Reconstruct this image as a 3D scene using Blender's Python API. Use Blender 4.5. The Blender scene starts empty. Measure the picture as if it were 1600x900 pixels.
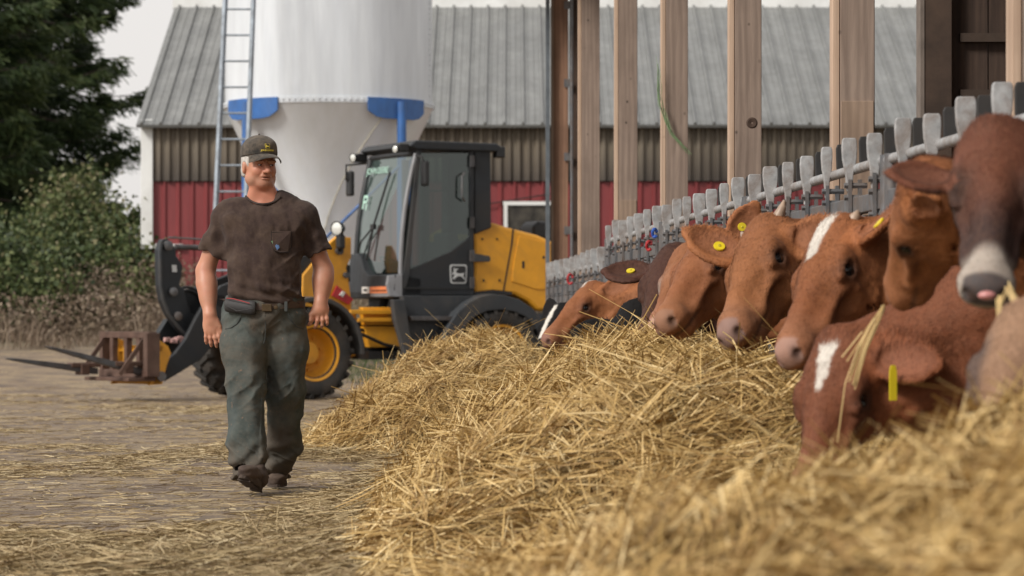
import bpy, bmesh, math, random
import numpy as np
from mathutils import Vector, Matrix
random.seed(7); rng = np.random.default_rng(7)
R = math.radians
scene = bpy.context.scene
COL = scene.collection

# ------------------------------------------------------------------ camera
FP = 4667.0; HZ = 505.0; CH = 0.85          # focal length in photo pixels, horizon row, camera height
cd = bpy.data.cameras.new('camera'); cam = bpy.data.objects.new('camera', cd); COL.objects.link(cam)
cam.location = (0, 0, CH); cam.rotation_euler = (R(90), 0, 0)
cd.sensor_width = 36; cd.lens = FP*36/1600; cd.shift_y = 55/1600
cd.clip_start = 0.1; cd.clip_end = 3000
cd.dof.use_dof = True; cd.dof.focus_distance = 15.2; cd.dof.aperture_fstop = 4.6
scene.camera = cam
# ------------------------------------------------------------------ world, sun, exposure
w = bpy.data.worlds.new('World'); scene.world = w; w.use_nodes = True
nt = w.node_tree; nt.nodes.clear()
sky = nt.nodes.new('ShaderNodeTexSky'); sky.sky_type = 'NISHITA'; sky.sun_disc = False
sky.sun_elevation = R(37); sky.sun_rotation = R(-130); sky.dust_density = 4; sky.air_density = 1.4; sky.ozone_density = 1
hs = nt.nodes.new('ShaderNodeHueSaturation'); hs.inputs['Saturation'].default_value = 0.22
# overcast: the blue is washed out by an even cloud layer
mx = nt.nodes.new('ShaderNodeMix'); mx.data_type = 'RGBA'; mx.inputs[0].default_value = 0.75
mx.inputs[7].default_value = (10.4, 10.0, 9.7, 1)
bg = nt.nodes.new('ShaderNodeBackground'); bg.inputs['Strength'].default_value = 0.074
wo = nt.nodes.new('ShaderNodeOutputWorld')
nt.links.new(sky.outputs[0], hs.inputs['Color']); nt.links.new(hs.outputs[0], mx.inputs[6])
nt.links.new(mx.outputs[2], bg.inputs['Color']); nt.links.new(bg.outputs[0], wo.inputs['Surface'])
sd = bpy.data.lights.new('sun', 'SUN'); sd.energy = 2.5; sd.angle = R(15); sd.color = (1, .95, .88)
sun = bpy.data.objects.new('sun', sd); COL.objects.link(sun)
sun.rotation_euler = Vector((0.66, 0.56, -0.66)).to_track_quat('-Z', 'Y').to_euler()
vs = scene.view_settings; vs.view_transform = 'Standard'; vs.look = 'None'; vs.gamma = 1; vs.exposure = 0.42
scene.render.engine = 'CYCLES'; scene.cycles.use_denoising = True
scene.cycles.max_bounces = 6; scene.cycles.transparent_max_bounces = 8
scene.cycles.diffuse_bounces = 3; scene.cycles.glossy_bounces = 3

# ------------------------------------------------------------------ helpers
ORG = {}
def PX(px, py, Y): return Vector(((px-800)*Y/FP, Y, CH+(HZ-py)*Y/FP))
VD = -0.06214                                # feed fence runs along (VD,1)
def W(u, Y, z): return Vector((u+VD*Y, Y, z))
def tag(o, label=None, cat=None, group=None, kind=None):
    if label: o['label'] = label
    if cat: o['category'] = cat
    if group: o['group'] = group
    if kind: o['kind'] = kind
    return o
def empty(name, loc, parent=None):
    o = bpy.data.objects.new(name, None); COL.objects.link(o)
    loc = Vector(loc); o.empty_display_size = .2
    if parent: o.parent = parent; o.location = loc-ORG[parent.name]
    else: o.location = loc
    ORG[o.name] = loc
    return o
def link_mesh(name, me, parent=None, org=None):
    """me holds world coordinates; it is moved to its parent's origin (or its own base)."""
    n = len(me.vertices); co = np.empty(n*3, 'f4'); me.vertices.foreach_get('co', co); co = co.reshape(-1, 3)
    if parent: o3 = ORG[parent.name]
    elif org is not None: o3 = Vector(org)
    else: o3 = Vector(((co[:,0].min()+co[:,0].max())/2, (co[:,1].min()+co[:,1].max())/2, co[:,2].min()))
    co -= np.array(o3, 'f4'); me.vertices.foreach_set('co', co.ravel()); me.update()
    o = bpy.data.objects.new(name, me); COL.objects.link(o)
    if parent: o.parent = parent
    else: o.location = o3
    ORG[o.name] = o3
    return o
class MB:
    def __init__(s): s.v = []; s.f = []
    def add(s, vs, fs):
        b = len(s.v); s.v += [tuple(p) for p in vs]; s.f += [tuple(i+b for i in f) for f in fs]; return s
    def box(s, c, size, M=None):
        c = Vector(c); M = M or Matrix.Identity(3)
        P = [c+M@Vector((x*size[0]/2, y*size[1]/2, z*size[2]/2)) for x in (-1,1) for y in (-1,1) for z in (-1,1)]
        return s.add(P, [(0,1,3,2),(4,6,7,5),(0,4,5,1),(2,3,7,6),(0,2,6,4),(1,5,7,3)])
    def beam(s, a, b, wd, ht, up=(0,0,1)):
        a = Vector(a); b = Vector(b); d = (b-a); L = d.length; d.normalize()
        x = Vector(up).cross(d); x.normalize(); z = d.cross(x)
        M = Matrix((x, d, z)).transposed()
        return s.box((a+b)/2, (wd, L, ht), M)
    def prism(s, pts, vec):
        vec = Vector(vec); pts = [Vector(p) for p in pts]; n = len(pts)
        nn = Vector((0,0,0))
        for i in range(n): nn += pts[i].cross(pts[(i+1) % n])
        if nn.dot(vec) > 0: pts = pts[::-1]
        v = pts+[p+vec for p in pts]
        f = [tuple(range(n)), tuple(range(2*n-1, n-1, -1))]
        f += [(i, i+n, (i+1) % n+n, (i+1) % n) for i in range(n)]
        return s.add(v, f)
    def tube(s, pts, r, n=8, cap=True):
        pts = [Vector(p) for p in pts]; m = len(pts)
        rs = r if isinstance(r, (list, tuple)) else [r]*m
        rings = []; prev = None
        for i, p in enumerate(pts):
            d = (pts[min(i+1, m-1)]-pts[max(i-1, 0)]).normalized()
            if prev is None:
                x = d.cross(Vector((0,0,1)));
                if x.length < .1: x = d.cross(Vector((0,1,0)))
            else: x = prev-d*prev.dot(d)
            x.normalize(); prev = x; y = d.cross(x)
            rings.append([p+(x*math.cos(2*math.pi*k/n)+y*math.sin(2*math.pi*k/n))*rs[i] for k in range(n)])
        return s.loft(rings, cap)
    def loft(s, rings, cap=True, closed=False):
        n = len(rings[0]); v = [p for r in rings for p in r]; f = []
        m = len(rings)
        for i in range(m if closed else m-1):
            j = (i+1) % m
            for k in range(n):
                f.append((i*n+k, i*n+(k+1) % n, j*n+(k+1) % n, j*n+k))
        if cap and not closed: f += [tuple(range(n-1, -1, -1)), tuple((m-1)*n+k for k in range(n))]
        return s.add(v, f)
    def lathe(s, c, ax, prof, n=32, cap=False):
        """prof: list of (radius, offset along ax)"""
        c = Vector(c); ax = Vector(ax).normalized(); x = ax.cross(Vector((0,0,1)))
        if x.length < .1: x = Vector((1,0,0))
        x.normalize(); y = ax.cross(x)
        rings = [[c+ax*h+(x*math.cos(2*math.pi*k/n)+y*math.sin(2*math.pi*k/n))*max(r, 1e-4) for k in range(n)] for r, h in prof]
        return s.loft(rings, cap)
    def ball(s, c, r, n=12, sc=(1,1,1)):
        prof = []
        c = Vector(c)
        for i in range(n//2+1):
            a = math.pi*i/(n//2); prof.append((math.sin(a), -math.cos(a)))
        rings = [[c+Vector((rr*math.cos(2*math.pi*k/n)*r*sc[0], rr*math.sin(2*math.pi*k/n)*r*sc[1], h*r*sc[2])) for k in range(n)] for rr, h in prof]
        return s.loft(rings, True)
    def build(s, name, mat, parent=None, smooth=False, bevel=0, org=None):
        me = bpy.data.meshes.new(name); me.from_pydata(s.v, [], s.f); me.materials.append(mat)
        if smooth: me.polygons.foreach_set('use_smooth', [True]*len(me.polygons))
        bm = bmesh.new(); bm.from_mesh(me); bmesh.ops.recalc_face_normals(bm, faces=bm.faces); bm.to_mesh(me); bm.free()
        o = link_mesh(name, me, parent, org)
        if smooth:
            try: me.set_sharp_from_angle(angle=R(40))
            except Exception: pass
        if bevel:
            b = o.modifiers.new('bevel', 'BEVEL'); b.width = bevel; b.segments = 2; b.limit_method = 'ANGLE'; b.angle_limit = R(40)
        return o
def np_mesh(name, V, Q, mat, smooth=True, attr=None, tri=None):
    """fast mesh from numpy; Q (n,4) quads"""
    me = bpy.data.meshes.new(name); V = np.asarray(V, 'f4'); Q = np.asarray(Q, 'i4')
    k = Q.shape[1]
    me.vertices.add(len(V)); me.vertices.foreach_set('co', V.ravel())
    me.loops.add(Q.size); me.loops.foreach_set('vertex_index', Q.ravel())
    me.polygons.add(len(Q)); me.polygons.foreach_set('loop_start', np.arange(0, Q.size, k, dtype='i4'))
    try: me.polygons.foreach_set('loop_total', np.full(len(Q), k, 'i4'))
    except Exception: pass
    me.polygons.foreach_set('use_smooth', np.full(len(Q), smooth))
    me.update(calc_edges=True)
    if attr:
        for an, av in attr.items():
            av = np.asarray(av, 'f4')
            if av.ndim == 1:
                a = me.attributes.new(an, 'FLOAT', 'POINT'); a.data.foreach_set('value', av)
            else:
                a = me.color_attributes.new(an, 'FLOAT_COLOR', 'POINT')
                a.data.foreach_set('color', np.c_[av, np.ones(len(av), 'f4')].astype('f4').ravel())
    me.materials.append(mat)
    return me
# numpy value noise
def _h(ix, iy, iz, seed):
    n = (ix.astype(np.int64)*374761393+iy.astype(np.int64)*668265263+iz.astype(np.int64)*2147483647+seed*1274126177) & 0xffffffff
    n = ((n ^ (n >> 13))*1274126177) & 0xffffffff
    n = (n ^ (n >> 16)) & 0xffffffff
    return (n/4294967295.0).astype('f4')
def vn(x, y, z, seed=0):
    x, y, z = np.broadcast_arrays(x, y, z)
    fx = np.floor(x); fy = np.floor(y); fz = np.floor(z); ix, iy, iz = fx.astype(int), fy.astype(int), fz.astype(int)
    tx, ty, tz = x-fx, y-fy, z-fz
    tx = tx*tx*(3-2*tx); ty = ty*ty*(3-2*ty); tz = tz*tz*(3-2*tz)
    r = 0
    for a in (0,1):
        wa = tx if a else 1-tx
        for b in (0,1):
            wb = ty if b else 1-ty
            for c in (0,1):
                wc = tz if c else 1-tz
                r = r+wa*wb*wc*_h(ix+a, iy+b, iz+c, seed)
    return r*2-1
def fbm(x, y, z, oct=3, seed=0):
    r = 0; a = 1; t = 0
    for i in range(oct):
        r = r+a*vn(x*2**i, y*2**i, z*2**i, seed+i*17); t += a; a *= .5
    return r/t
def sstep(a, b, x):
    t = np.clip((x-a)/(b-a), 0, 1); return t*t*(3-2*t)

# ------------------------------------------------------------------ materials
def lin(c):
    return tuple((x/12.92 if x <= .04045 else ((x+.055)/1.055)**2.4) for x in c)
class NT:
    def __init__(s, name):
        s.m = bpy.data.materials.new(name); s.m.use_nodes = True; s.t = s.m.node_tree; s.n = s.t.nodes; s.l = s.t.links
        s.p = s.n['Principled BSDF']; s.tc = s.n.new('ShaderNodeTexCoord')
    def new(s, ty, **kw):
        n = s.n.new(ty)
        for k, v in kw.items():
            if k in n.inputs: n.inputs[k].default_value = v
            else: setattr(n, k, v)
        return n
    def link(s, a, b): s.l.new(a, b)
    def coords(s, scale=(1,1,1), rot=(0,0,0)):
        m = s.n.new('ShaderNodeMapping'); m.inputs['Scale'].default_value = scale; m.inputs['Rotation'].default_value = rot
        s.link(s.tc.outputs['Object'], m.inputs[0]); return m.outputs[0]
    def noise(s, scale, detail=4, rough=.6, vec=None, dist=0):
        n = s.n.new('ShaderNodeTexNoise'); n.inputs['Scale'].default_value = scale; n.inputs['Detail'].default_value = detail
        n.inputs['Roughness'].default_value = rough; n.inputs['Distortion'].default_value = dist
        s.link(vec if vec is not None else s.tc.outputs['Object'], n.inputs['Vector']); return n.outputs['Fac']
    def ramp(s, fac, stops, interp='LINEAR'):
        r = s.n.new('ShaderNodeValToRGB'); r.color_ramp.interpolation = interp; e = r.color_ramp.elements
        while len(e) < len(stops): e.new(.5)
        for x, (p, c) in zip(e, stops):
            x.position = p; x.color = (*c, 1) if not isinstance(c, (int, float)) else (c, c, c, 1)
        s.link(fac, r.inputs[0]); return r.outputs[0]
    def mix(s, fac, a, b, mode='MIX'):
        m = s.n.new('ShaderNodeMix'); m.data_type = 'RGBA'; m.blend_type = mode
        for i, v in ((0, fac), (6, a), (7, b)):
            if hasattr(v, 'is_output'): s.link(v, m.inputs[i])
            elif isinstance(v, (int, float)): m.inputs[i].default_value = v
            else: m.inputs[i].default_value = (*v, 1)
        return m.outputs[2]
    def math(s, op, a, b=0):
        m = s.n.new('ShaderNodeMath'); m.operation = op
        for i, v in ((0, a), (1, b)):
            if hasattr(v, 'is_output'): s.link(v, m.inputs[i])
            else: m.inputs[i].default_value = v
        return m.outputs[0]
    def attr(s, name):
        a = s.n.new('ShaderNodeAttribute'); a.attribute_name = name; return a
    def bump(s, h, strength=.3, dist=.01):
        b = s.n.new('ShaderNodeBump'); b.inputs['Strength'].default_value = strength; b.inputs['Distance'].default_value = dist
        s.link(h, b.inputs['Height']); s.link(b.outputs[0], s.p.inputs['Normal']); return s
    def color(s, c):
        if hasattr(c, 'is_output'): s.link(c, s.p.inputs['Base Color'])
        else: s.p.inputs['Base Color'].default_value = (*c, 1)
        return s
    def set(s, **kw):
        for k, v in kw.items():
            k = k.replace('_', ' ')
            if hasattr(v, 'is_output'): s.link(v, s.p.inputs[k])
            else: s.p.inputs[k].default_value = v
        return s
def simple(name, c, rough=.6, metal=0, var=.25, scale=8, dirt=None, dirtamt=.4, bump=.15, bscale=40, **kw):
    t = NT(name)
    a = tuple(x*(1-var) for x in c); b = tuple(min(1, x*(1+var)) for x in c)
    col = t.ramp(t.noise(scale, 5, .65), [(.3, a), (.7, b)])
    if dirt:
        f = t.ramp(t.noise(scale*.45, 6, .7, dist=.6), [(.42, 0.0), (.72, dirtamt)])
        col = t.mix(f, col, dirt)
        rr = t.ramp(t.noise(scale*.45, 6, .7, dist=.6), [(.3, rough), (.7, min(1, rough+.3))])
        t.set(Roughness=rr)
    else: t.set(Roughness=rough)
    t.color(col).set(Metallic=metal)
    if bump: t.bump(t.noise(bscale, 4, .6), bump, .004)
    for k, v in kw.items(): t.set(**{k: v})
    return t.m
def wood(name, a, b, dark, scale=1.0, spots=.5):
    t = NT(name); v = t.coords((9*scale, 9*scale, .55*scale))
    g = t.noise(2.2, 8, .65, v, 1.2)
    w1 = t.new('ShaderNodeTexWave', wave_type='BANDS', bands_direction='X'); w1.inputs['Scale'].default_value = 5*scale
    w1.inputs['Distortion'].default_value = 7; w1.inputs['Detail'].default_value = 3; w1.inputs['Detail Scale'].default_value = .8
    v2 = t.coords((1.6, 1.6, .16)); t.link(v2, w1.inputs['Vector'])
    col = t.ramp(g, [(.3, a), (.7, b)])
    col = t.mix(t.math('MULTIPLY', w1.outputs['Fac'], .35), col, tuple(x*.6 for x in a))
    vo = t.new('ShaderNodeTexVoronoi'); vo.inputs['Scale'].default_value = 9; t.link(t.coords((1,1,.8)), vo.inputs['Vector'])
    sp = t.ramp(vo.outputs['Distance'], [(.05, spots), (.11, 0.0)])
    gate = t.ramp(t.noise(3, 2), [(.5, 0.0), (.6, 1.0)])
    col = t.mix(t.math('MULTIPLY', sp, gate), col, dark)
    col = t.mix(t.ramp(t.noise(1.3, 5), [(.45, 0.0), (.8, .5)]), col, dark)
    t.color(col).set(Roughness=.85); t.bump(g, .35, .004)
    return t.m
def straw_mat(name, stops):
    t = NT(name); a = t.attr('tone')
    col = t.ramp(a.outputs['Fac'], stops)
    col = t.mix(t.ramp(t.noise(1.6, 4), [(.35, 0.0), (.75, .35)]), col, (.27, .165, .055))
    t.color(col).set(Roughness=.62)
    t.p.inputs['Specular IOR Level'].default_value = .35
    return t.m
def corr_mat(name, stops, stain=None, zr=None, rough=.55, metal=0, sc=(4, 4, .5)):
    t = NT(name)
    col = t.ramp(t.noise(1.5, 6, .65, t.coords(sc)), stops)
    if stain:
        f = t.ramp(t.noise(2.2, 6, .7, t.coords((3, 3, .25))), [(.4, 0.0), (.75, .6)]); col = t.mix(f, col, stain)
    if zr:
        sp = t.new('ShaderNodeSeparateXYZ'); t.link(t.tc.outputs['Object'], sp.inputs[0])
        nz = t.math('ADD', sp.outputs[2], t.math('MULTIPLY', t.noise(1.4, 5, .7, t.coords((2.5, 2.5, .6))), .35))
        f = t.n.new('ShaderNodeMapRange'); t.link(nz, f.inputs[0]); f.inputs[1].default_value = zr[0]; f.inputs[2].default_value = zr[1]
        f.inputs[3].default_value = zr[2]; f.inputs[4].default_value = 0
        col = t.mix(f.outputs[0], col, zr[3])
    t.color(col).set(Roughness=rough, Metallic=metal)
    return t.m
M = {}
M['timber'] = wood('timber', (.20, .145, .115), (.33, .25, .20), (.05, .034, .026), spots=1.0)
M['timber_fresh'] = wood('timber_fresh', (.25, .175, .125), (.34, .245, .18), (.10, .06, .04), spots=.7)
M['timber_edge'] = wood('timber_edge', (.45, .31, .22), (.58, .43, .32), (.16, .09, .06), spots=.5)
M['timber_red'] = wood('timber_red', (.22, .118, .074), (.34, .195, .125), (.05, .028, .02), spots=.6)
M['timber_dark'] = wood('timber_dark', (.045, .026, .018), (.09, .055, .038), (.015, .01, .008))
M['galv'] = simple('galvanised', (.155, .16, .17), .42, .65, .25, 14, dirt=(.20, .14, .10), dirtamt=.7, bump=.1)
M['galv_worn'] = simple('galvanised_worn', (.36, .365, .37), .5, .25, .28, 18, dirt=(.17, .11, .075), dirtamt=.75, bump=.15)
M['rubber'] = simple('rubber', (.018, .018, .019), .55, 0, .3, 8, dirt=(.06, .05, .042), bump=.2)
M['tyre'] = simple('tyre_rubber', (.022, .021, .020), .8, 0, .3, 5, dirt=(.095, .075, .058), dirtamt=.75, bump=.3)
M['white_paint'] = simple('white_paint', (.66, .66, .66), .45, 0, .07, 2, dirt=(.42, .41, .38), dirtamt=.35, bump=.05)
M['hopper_skin_lit'] = corr_mat('hopper_skin_lit', [(.3, (.82, .86, .90)), (.7, (.88, .91, .95))], stain=(.76, .78, .78), rough=.4)  # bin skin brightened in colour to offset the shade on the downward cone
M['bin_skin'] = corr_mat('bin_skin', [(.3, (.56, .59, .63)), (.7, (.66, .69, .72))], stain=(.48, .50, .52), rough=.36)
M['blue_paint'] = simple('blue_paint', (.028, .115, .34), .38, 0, .18, 4, dirt=(.08, .10, .13), dirtamt=.4)
M['roof_metal'] = corr_mat('roof_metal', [(.25, (.15, .155, .155)), (.75, (.27, .275, .27))], stain=(.13, .13, .12), rough=.45, metal=.25, sc=(1.6, 1, 1.2))
M['red_steel'] = corr_mat('red_steel', [(.3, (.175, .026, .028)), (.7, (.235, .040, .042))], stain=(.12, .026, .030), rough=.5)
M['fibreglass'] = corr_mat('fibreglass', [(.3, (.10, .082, .062)), (.7, (.22, .185, .14))], stain=(.11, .08, .05), zr=(1.85, 2.45, .85, (.045, .036, .032)), rough=.6, sc=(5, 5, .3))
M['trim'] = simple('white_trim', (.70, .71, .70), .5, 0, .08, 2, dirt=(.40, .38, .34), dirtamt=.4)
M['concrete'] = simple('concrete', (.30, .28, .25), .9, 0, .15, 3, dirt=(.14, .11, .08), dirtamt=.6)
M['dark'] = simple('dark_interior', (.018, .016, .015), .8, 0, .3, 3, bump=0)
# ------------------------------------------------------------------ terrain
def gz(X, Y):
    """yard level: flat where the man walks, rising to a bank before the barn"""
    X = np.asarray(X, 'f8'); Y = np.asarray(Y, 'f8')
    left = sstep(2, -3, X)
    z = sstep(35, 45.5, Y)*(.42+.15*left) + sstep(45.2, 49.5, Y)*(1.05) + sstep(52, 90, Y)*.4
    z = z + .05*fbm(X*.25, Y*.25, 0*X, 3, 5)*sstep(36, 44, Y) + .12*fbm(X*.9, Y*.9, 0*X, 3, 9)*sstep(45, 47, Y)
    return z
xs = np.unique(np.r_[np.linspace(-900, -30, 12), np.linspace(-30, 30, 150), np.linspace(30, 900, 12)])
ys = np.unique(np.r_[np.linspace(-40, 5, 8), np.linspace(5, 34, 60), np.linspace(34, 60, 90), np.linspace(60, 1800, 24)])
XX, YY = np.meshgrid(xs, ys, indexing='ij'); ZZ = gz(XX, YY)+.006*fbm(XX*1.2, YY*1.2, 0*XX, 3, 2)
nx, ny = XX.shape; ii = np.arange(nx*ny).reshape(nx, ny)
Q = np.stack([ii[:-1,:-1], ii[1:,:-1], ii[1:,1:], ii[:-1,1:]], -1).reshape(-1, 4)
t = NT('yard_ground')
g1 = t.noise(.35, 8, .62); g2 = t.noise(6, 6, .7); g3 = t.noise(55, 4, .7)
c = t.ramp(g2, [(.3, (.094, .064, .045)), (.7, (.180, .130, .095))])
c = t.mix(t.ramp(g1, [(.42, 0.0), (.6, .4)]), c, (.155, .118, .088))
c = t.mix(t.ramp(g3, [(.52, 0.0), (.75, .5)]), c, (.27, .225, .18))
# chaff: fine straw dust lying in drifts across the yard
dr = t.noise(2.3, 7, .7, t.coords((.8, 1.15, 1)), .8)
c = t.mix(t.ramp(dr, [(.50, 0.0), (.64, .55)]), c, (.29, .215, .125))
fn = t.noise(60, 3, .6)
c = t.mix(t.math('MULTIPLY', t.ramp(dr, [(.42, 0.0), (.55, .8)]), t.ramp(fn, [(.45, 0.0), (.62, 1.0)])), c, (.42, .32, .18))
sp = t.new('ShaderNodeSeparateXYZ'); t.link(t.tc.outputs['Object'], sp.inputs[0])
yy = t.math('ADD', sp.outputs[1], t.math('MULTIPLY', t.noise(.5, 4), 5))
mr = t.new('ShaderNodeMapRange'); t.link(yy, mr.inputs[0]); mr.inputs[1].default_value = 44; mr.inputs[2].default_value = 48
c = t.mix(t.math('MULTIPLY', mr.outputs[0], .85), c, (.085, .075, .035))
wet = t.ramp(t.noise(1.9, 6, .65, t.coords((.7, 1.2, 1))), [(.36, .5), (.46, 0.0)])
c = t.mix(wet, c, (.075, .062, .056))
t.color(c).set(Roughness=t.ramp(g2, [(.3, .7), (.7, .92)])); t.bump(t.math('ADD', g3, t.math('MULTIPLY', g2, 1.5)), .55, .02)
gme = np_mesh('ground', np.stack([XX, YY, ZZ], -1).reshape(-1, 3), Q, t.m)
ground = tag(link_mesh('ground', gme, org=(0,0,0)), 'grey brown farmyard ground scattered with straw', None, kind='structure')

# ------------------------------------------------------------------ straw
def strands(P0, D, Nn, L, wd, tone, curl=.25, ns=4):
    n = len(P0); t = np.linspace(-.5, .5, ns)
    side = np.cross(D, Nn); side /= np.linalg.norm(side, axis=1, keepdims=True)+1e-9
    a1 = rng.normal(0, curl, n); a2 = rng.normal(0, curl*.6, n)+.05; kink = rng.random(n) < .25
    kp = rng.uniform(-.25, .25, n); ka = rng.normal(0, .8, n)*kink
    rx = rng.uniform(-1.2, 1.2, n); wv = side*np.cos(rx)[:,None]+Nn*np.sin(rx)[:,None]
    V = np.empty((n, ns, 2, 3), 'f4')
    for i, tt in enumerate(t):
        c = P0+D*(tt*L)[:,None]+side*((a1*(tt*tt*4-.4)*.25+ka*np.maximum(tt-kp, 0))*L)[:,None]-Nn*((a2*(tt*tt*4)*.25)*L)[:,None]
        ww = wd*(.75 if i in (0, ns-1) else 1)
        V[:,i,0] = c-wv*(ww*.5)[:,None]; V[:,i,1] = c+wv*(ww*.5)[:,None]
    b = (np.arange(n)*ns*2)[:,None]
    q = np.array([[2*i, 2*i+1, 2*i+3, 2*i+2] for i in range(ns-1)])
    Q = (b[:,:,None]+q[None]).reshape(-1, 4)
    return V.reshape(-1, 3), Q, np.repeat(tone, ns*2)
def u0f(Y):   # toe of the windrow
    return np.interp(Y, [3, 8, 11, 13.4, 15.5, 16.9, 17.8, 18.9, 20.5, 22.5, 24], [.1, .05, .12, .28, .50, .90, .85, -.08, -.12, .25, 1.0])
def Hf(Y):
    return np.interp(Y, [3, 4.5, 6.2, 7.4, 8.6, 9.6, 10.6, 12, 14, 15.4, 16.8, 17.7, 19, 20.6, 22.3, 23.3, 24.5, 26],
                        [.58, .60, .60, .33, .07, .10, .57, .63, .65, .70, .52, .16, .42, .66, .67, .46, .22, .1])
def pile(u, Y):
    a = u0f(Y)+.10*fbm(Y*1.1, Y*0+3, Y*0, 2, 4); c = np.interp(Y, [17, 18.6], [1.55, 1.12])
    s = np.clip((u-a)/(c-a), 0, 1.3)
    prof = np.where(s < 1, s**.85*(1.25-.25*s*s), 1)
    back = 1-np.where(Y > 17.8, .5, .25)*sstep(c+.05, c+.75, u)
    z = Hf(Y)*prof*back
    lum = .09*fbm(u*1.6, Y*1.1, 0*u, 3, 21)+.075*fbm(u*4.2, Y*3.2, 0*u, 2, 33)
    z = z+lum*np.clip(z/.25, 0, 1)
    z = np.where(u > 2.15, z*sstep(2.6, 2.15, u), z)
    return np.where(u < a, -.03, z)
us = np.linspace(-.6, 2.7, 140); yv = np.linspace(3.4, 26, 560)
UU, YV = np.meshgrid(us, yv, indexing='ij'); ZP = pile(UU, YV)
XP = UU+VD*YV
n1, n2 = UU.shape; ii = np.arange(n1*n2).reshape(n1, n2)
Qp = np.stack([ii[:-1,:-1], ii[1:,:-1], ii[1:,1:], ii[:-1,1:]], -1).reshape(-1, 4)
Vp = np.stack([XP, YV, ZP-.03], -1).reshape(-1, 3)
keep = (ZP.reshape(-1)[Qp] > -.02).any(1); Qp = Qp[keep]
def pile_normal(u, Y):
    e = .02; du = (pile(u+e, Y)-pile(u-e, Y))/(2*e); dy = (pile(u, Y+e)-pile(u, Y-e))/(2*e)
    n = np.stack([-du, -dy-du*(-VD)*0, np.ones_like(u)], -1); n /= np.linalg.norm(n, axis=1, keepdims=True)
    return n
N = 150000
Ys = 3.4+21.4*rng.random(N)**1.25; uu = rng.uniform(-.5, 2.3, N)
ok = (uu > u0f(Ys)-.03); uu, Ys = uu[ok], Ys[ok]
# loose tussocks: strands in a clump share a heading
zz = pile(uu, Ys); ok = zz > 0.0; uu, Ys, zz = uu[ok], Ys[ok], zz[ok]; n = len(uu)
nn = pile_normal(uu, Ys)
ang = fbm(uu*1.3, Ys*1.1, 0*uu, 2, 77)*5.5 + rng.normal(0, .75, n) + np.pi
down = -nn.copy(); down[:,2] = 0
D = np.stack([np.cos(ang), np.sin(ang), 0*ang], -1)+down*rng.uniform(0, 2.2, n)[:,None]
D -= nn*(D*nn).sum(1)[:,None]; D /= np.linalg.norm(D, axis=1, keepdims=True)
lift = rng.normal(0, .15, n)+.03; D = D+nn*lift[:,None]; D /= np.linalg.norm(D, axis=1, keepdims=True)
L = rng.uniform(.09, .44, n)*np.where(rng.random(n) < .12, 1.4, 1)
off = np.abs(rng.normal(0, .022, n))-.012
P0 = np.stack([uu+VD*Ys, Ys, zz], -1)+nn*off[:,None]
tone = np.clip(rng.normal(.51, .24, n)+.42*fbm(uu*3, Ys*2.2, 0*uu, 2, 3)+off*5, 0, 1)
wd = rng.uniform(.0022, .0052, n)
Vs, Qs, Ts = strands(P0, D, nn, L, wd, tone)
# tufts: bundles of strands sharing a heading and a curve
nc = 6500; Yc_ = 3.6+20.6*rng.random(nc)**1.15; uc = rng.uniform(-.3, 2.1, nc); ok = (uc > u0f(Yc_)+.02); Yc_, uc = Yc_[ok], uc[ok]; zc__ = pile(uc, Yc_); ok = zc__ > .03; Yc_, uc = Yc_[ok], uc[ok]; nc = len(uc)
per = 26; ac = rng.uniform(0, 6.28, nc); bend = rng.normal(0, .9, nc); tc_ = rng.normal(.52, .17, nc); upc = rng.uniform(.0, .055, nc); pc = rng.normal(.08, .16, nc); Lc = rng.uniform(.20, .50, nc)
ri = np.repeat(np.arange(nc), per); m_ = len(ri)
ut = uc[ri]+rng.normal(0, .05, m_); Yt = Yc_[ri]+rng.normal(0, .06, m_); zt__ = pile(ut, Yt); nt_ = pile_normal(ut, Yt)
at_ = ac[ri]+rng.normal(0, .24, m_); Dt = np.stack([np.cos(at_), np.sin(at_), 0*at_], -1)
dn = -nt_.copy(); dn[:,2] = 0; Dt = Dt+dn*.9; Dt -= nt_*(Dt*nt_).sum(1)[:,None]; Dt /= np.linalg.norm(Dt, axis=1, keepdims=True); Dt = Dt+nt_*(pc[ri]+rng.normal(0, .10, m_))[:,None]; Dt /= np.linalg.norm(Dt, axis=1, keepdims=True)
Vt, Qt, Tt = strands(np.stack([ut+VD*Yt, Yt, zt__], -1)+nt_*(upc[ri]+rng.random(m_)*.02)[:,None], Dt, nt_, Lc[ri]*rng.uniform(.6, 1.15, m_), rng.uniform(.0028, .0070, m_), np.clip(tc_[ri]+rng.normal(0, .13, m_), 0, 1), .45)
# wild strands sticking out of the crest and edges
m = 9000; Yw = 4+19*rng.random(m); uw = rng.uniform(-.1, 1.9, m); zw = pile(uw, Yw); ok = zw > .08; Yw, uw, zw = Yw[ok], uw[ok], zw[ok]; m = len(uw)
nw = pile_normal(uw, Yw); a = rng.uniform(0, 6.28, m)
Dw = np.stack([np.cos(a), np.sin(a), rng.uniform(.0, .9, m)], -1); Dw /= np.linalg.norm(Dw, axis=1, keepdims=True)
Vw, Qw, Tw = strands(np.stack([uw+VD*Yw, Yw, zw+.02], -1)+Dw*.06, Dw, nw, rng.uniform(.12, .32, m), rng.uniform(.002, .004, m), rng.uniform(.4, 1, m), .5)
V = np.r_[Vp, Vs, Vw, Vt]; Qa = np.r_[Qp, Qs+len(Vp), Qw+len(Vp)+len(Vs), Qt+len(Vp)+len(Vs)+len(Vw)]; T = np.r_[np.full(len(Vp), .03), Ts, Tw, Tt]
M['straw'] = straw_mat('straw', [(0, (.075, .042, .014)), (.3, (.26, .150, .048)), (.6, (.52, .35, .13)), (1, (.86, .68, .37))])
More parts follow.
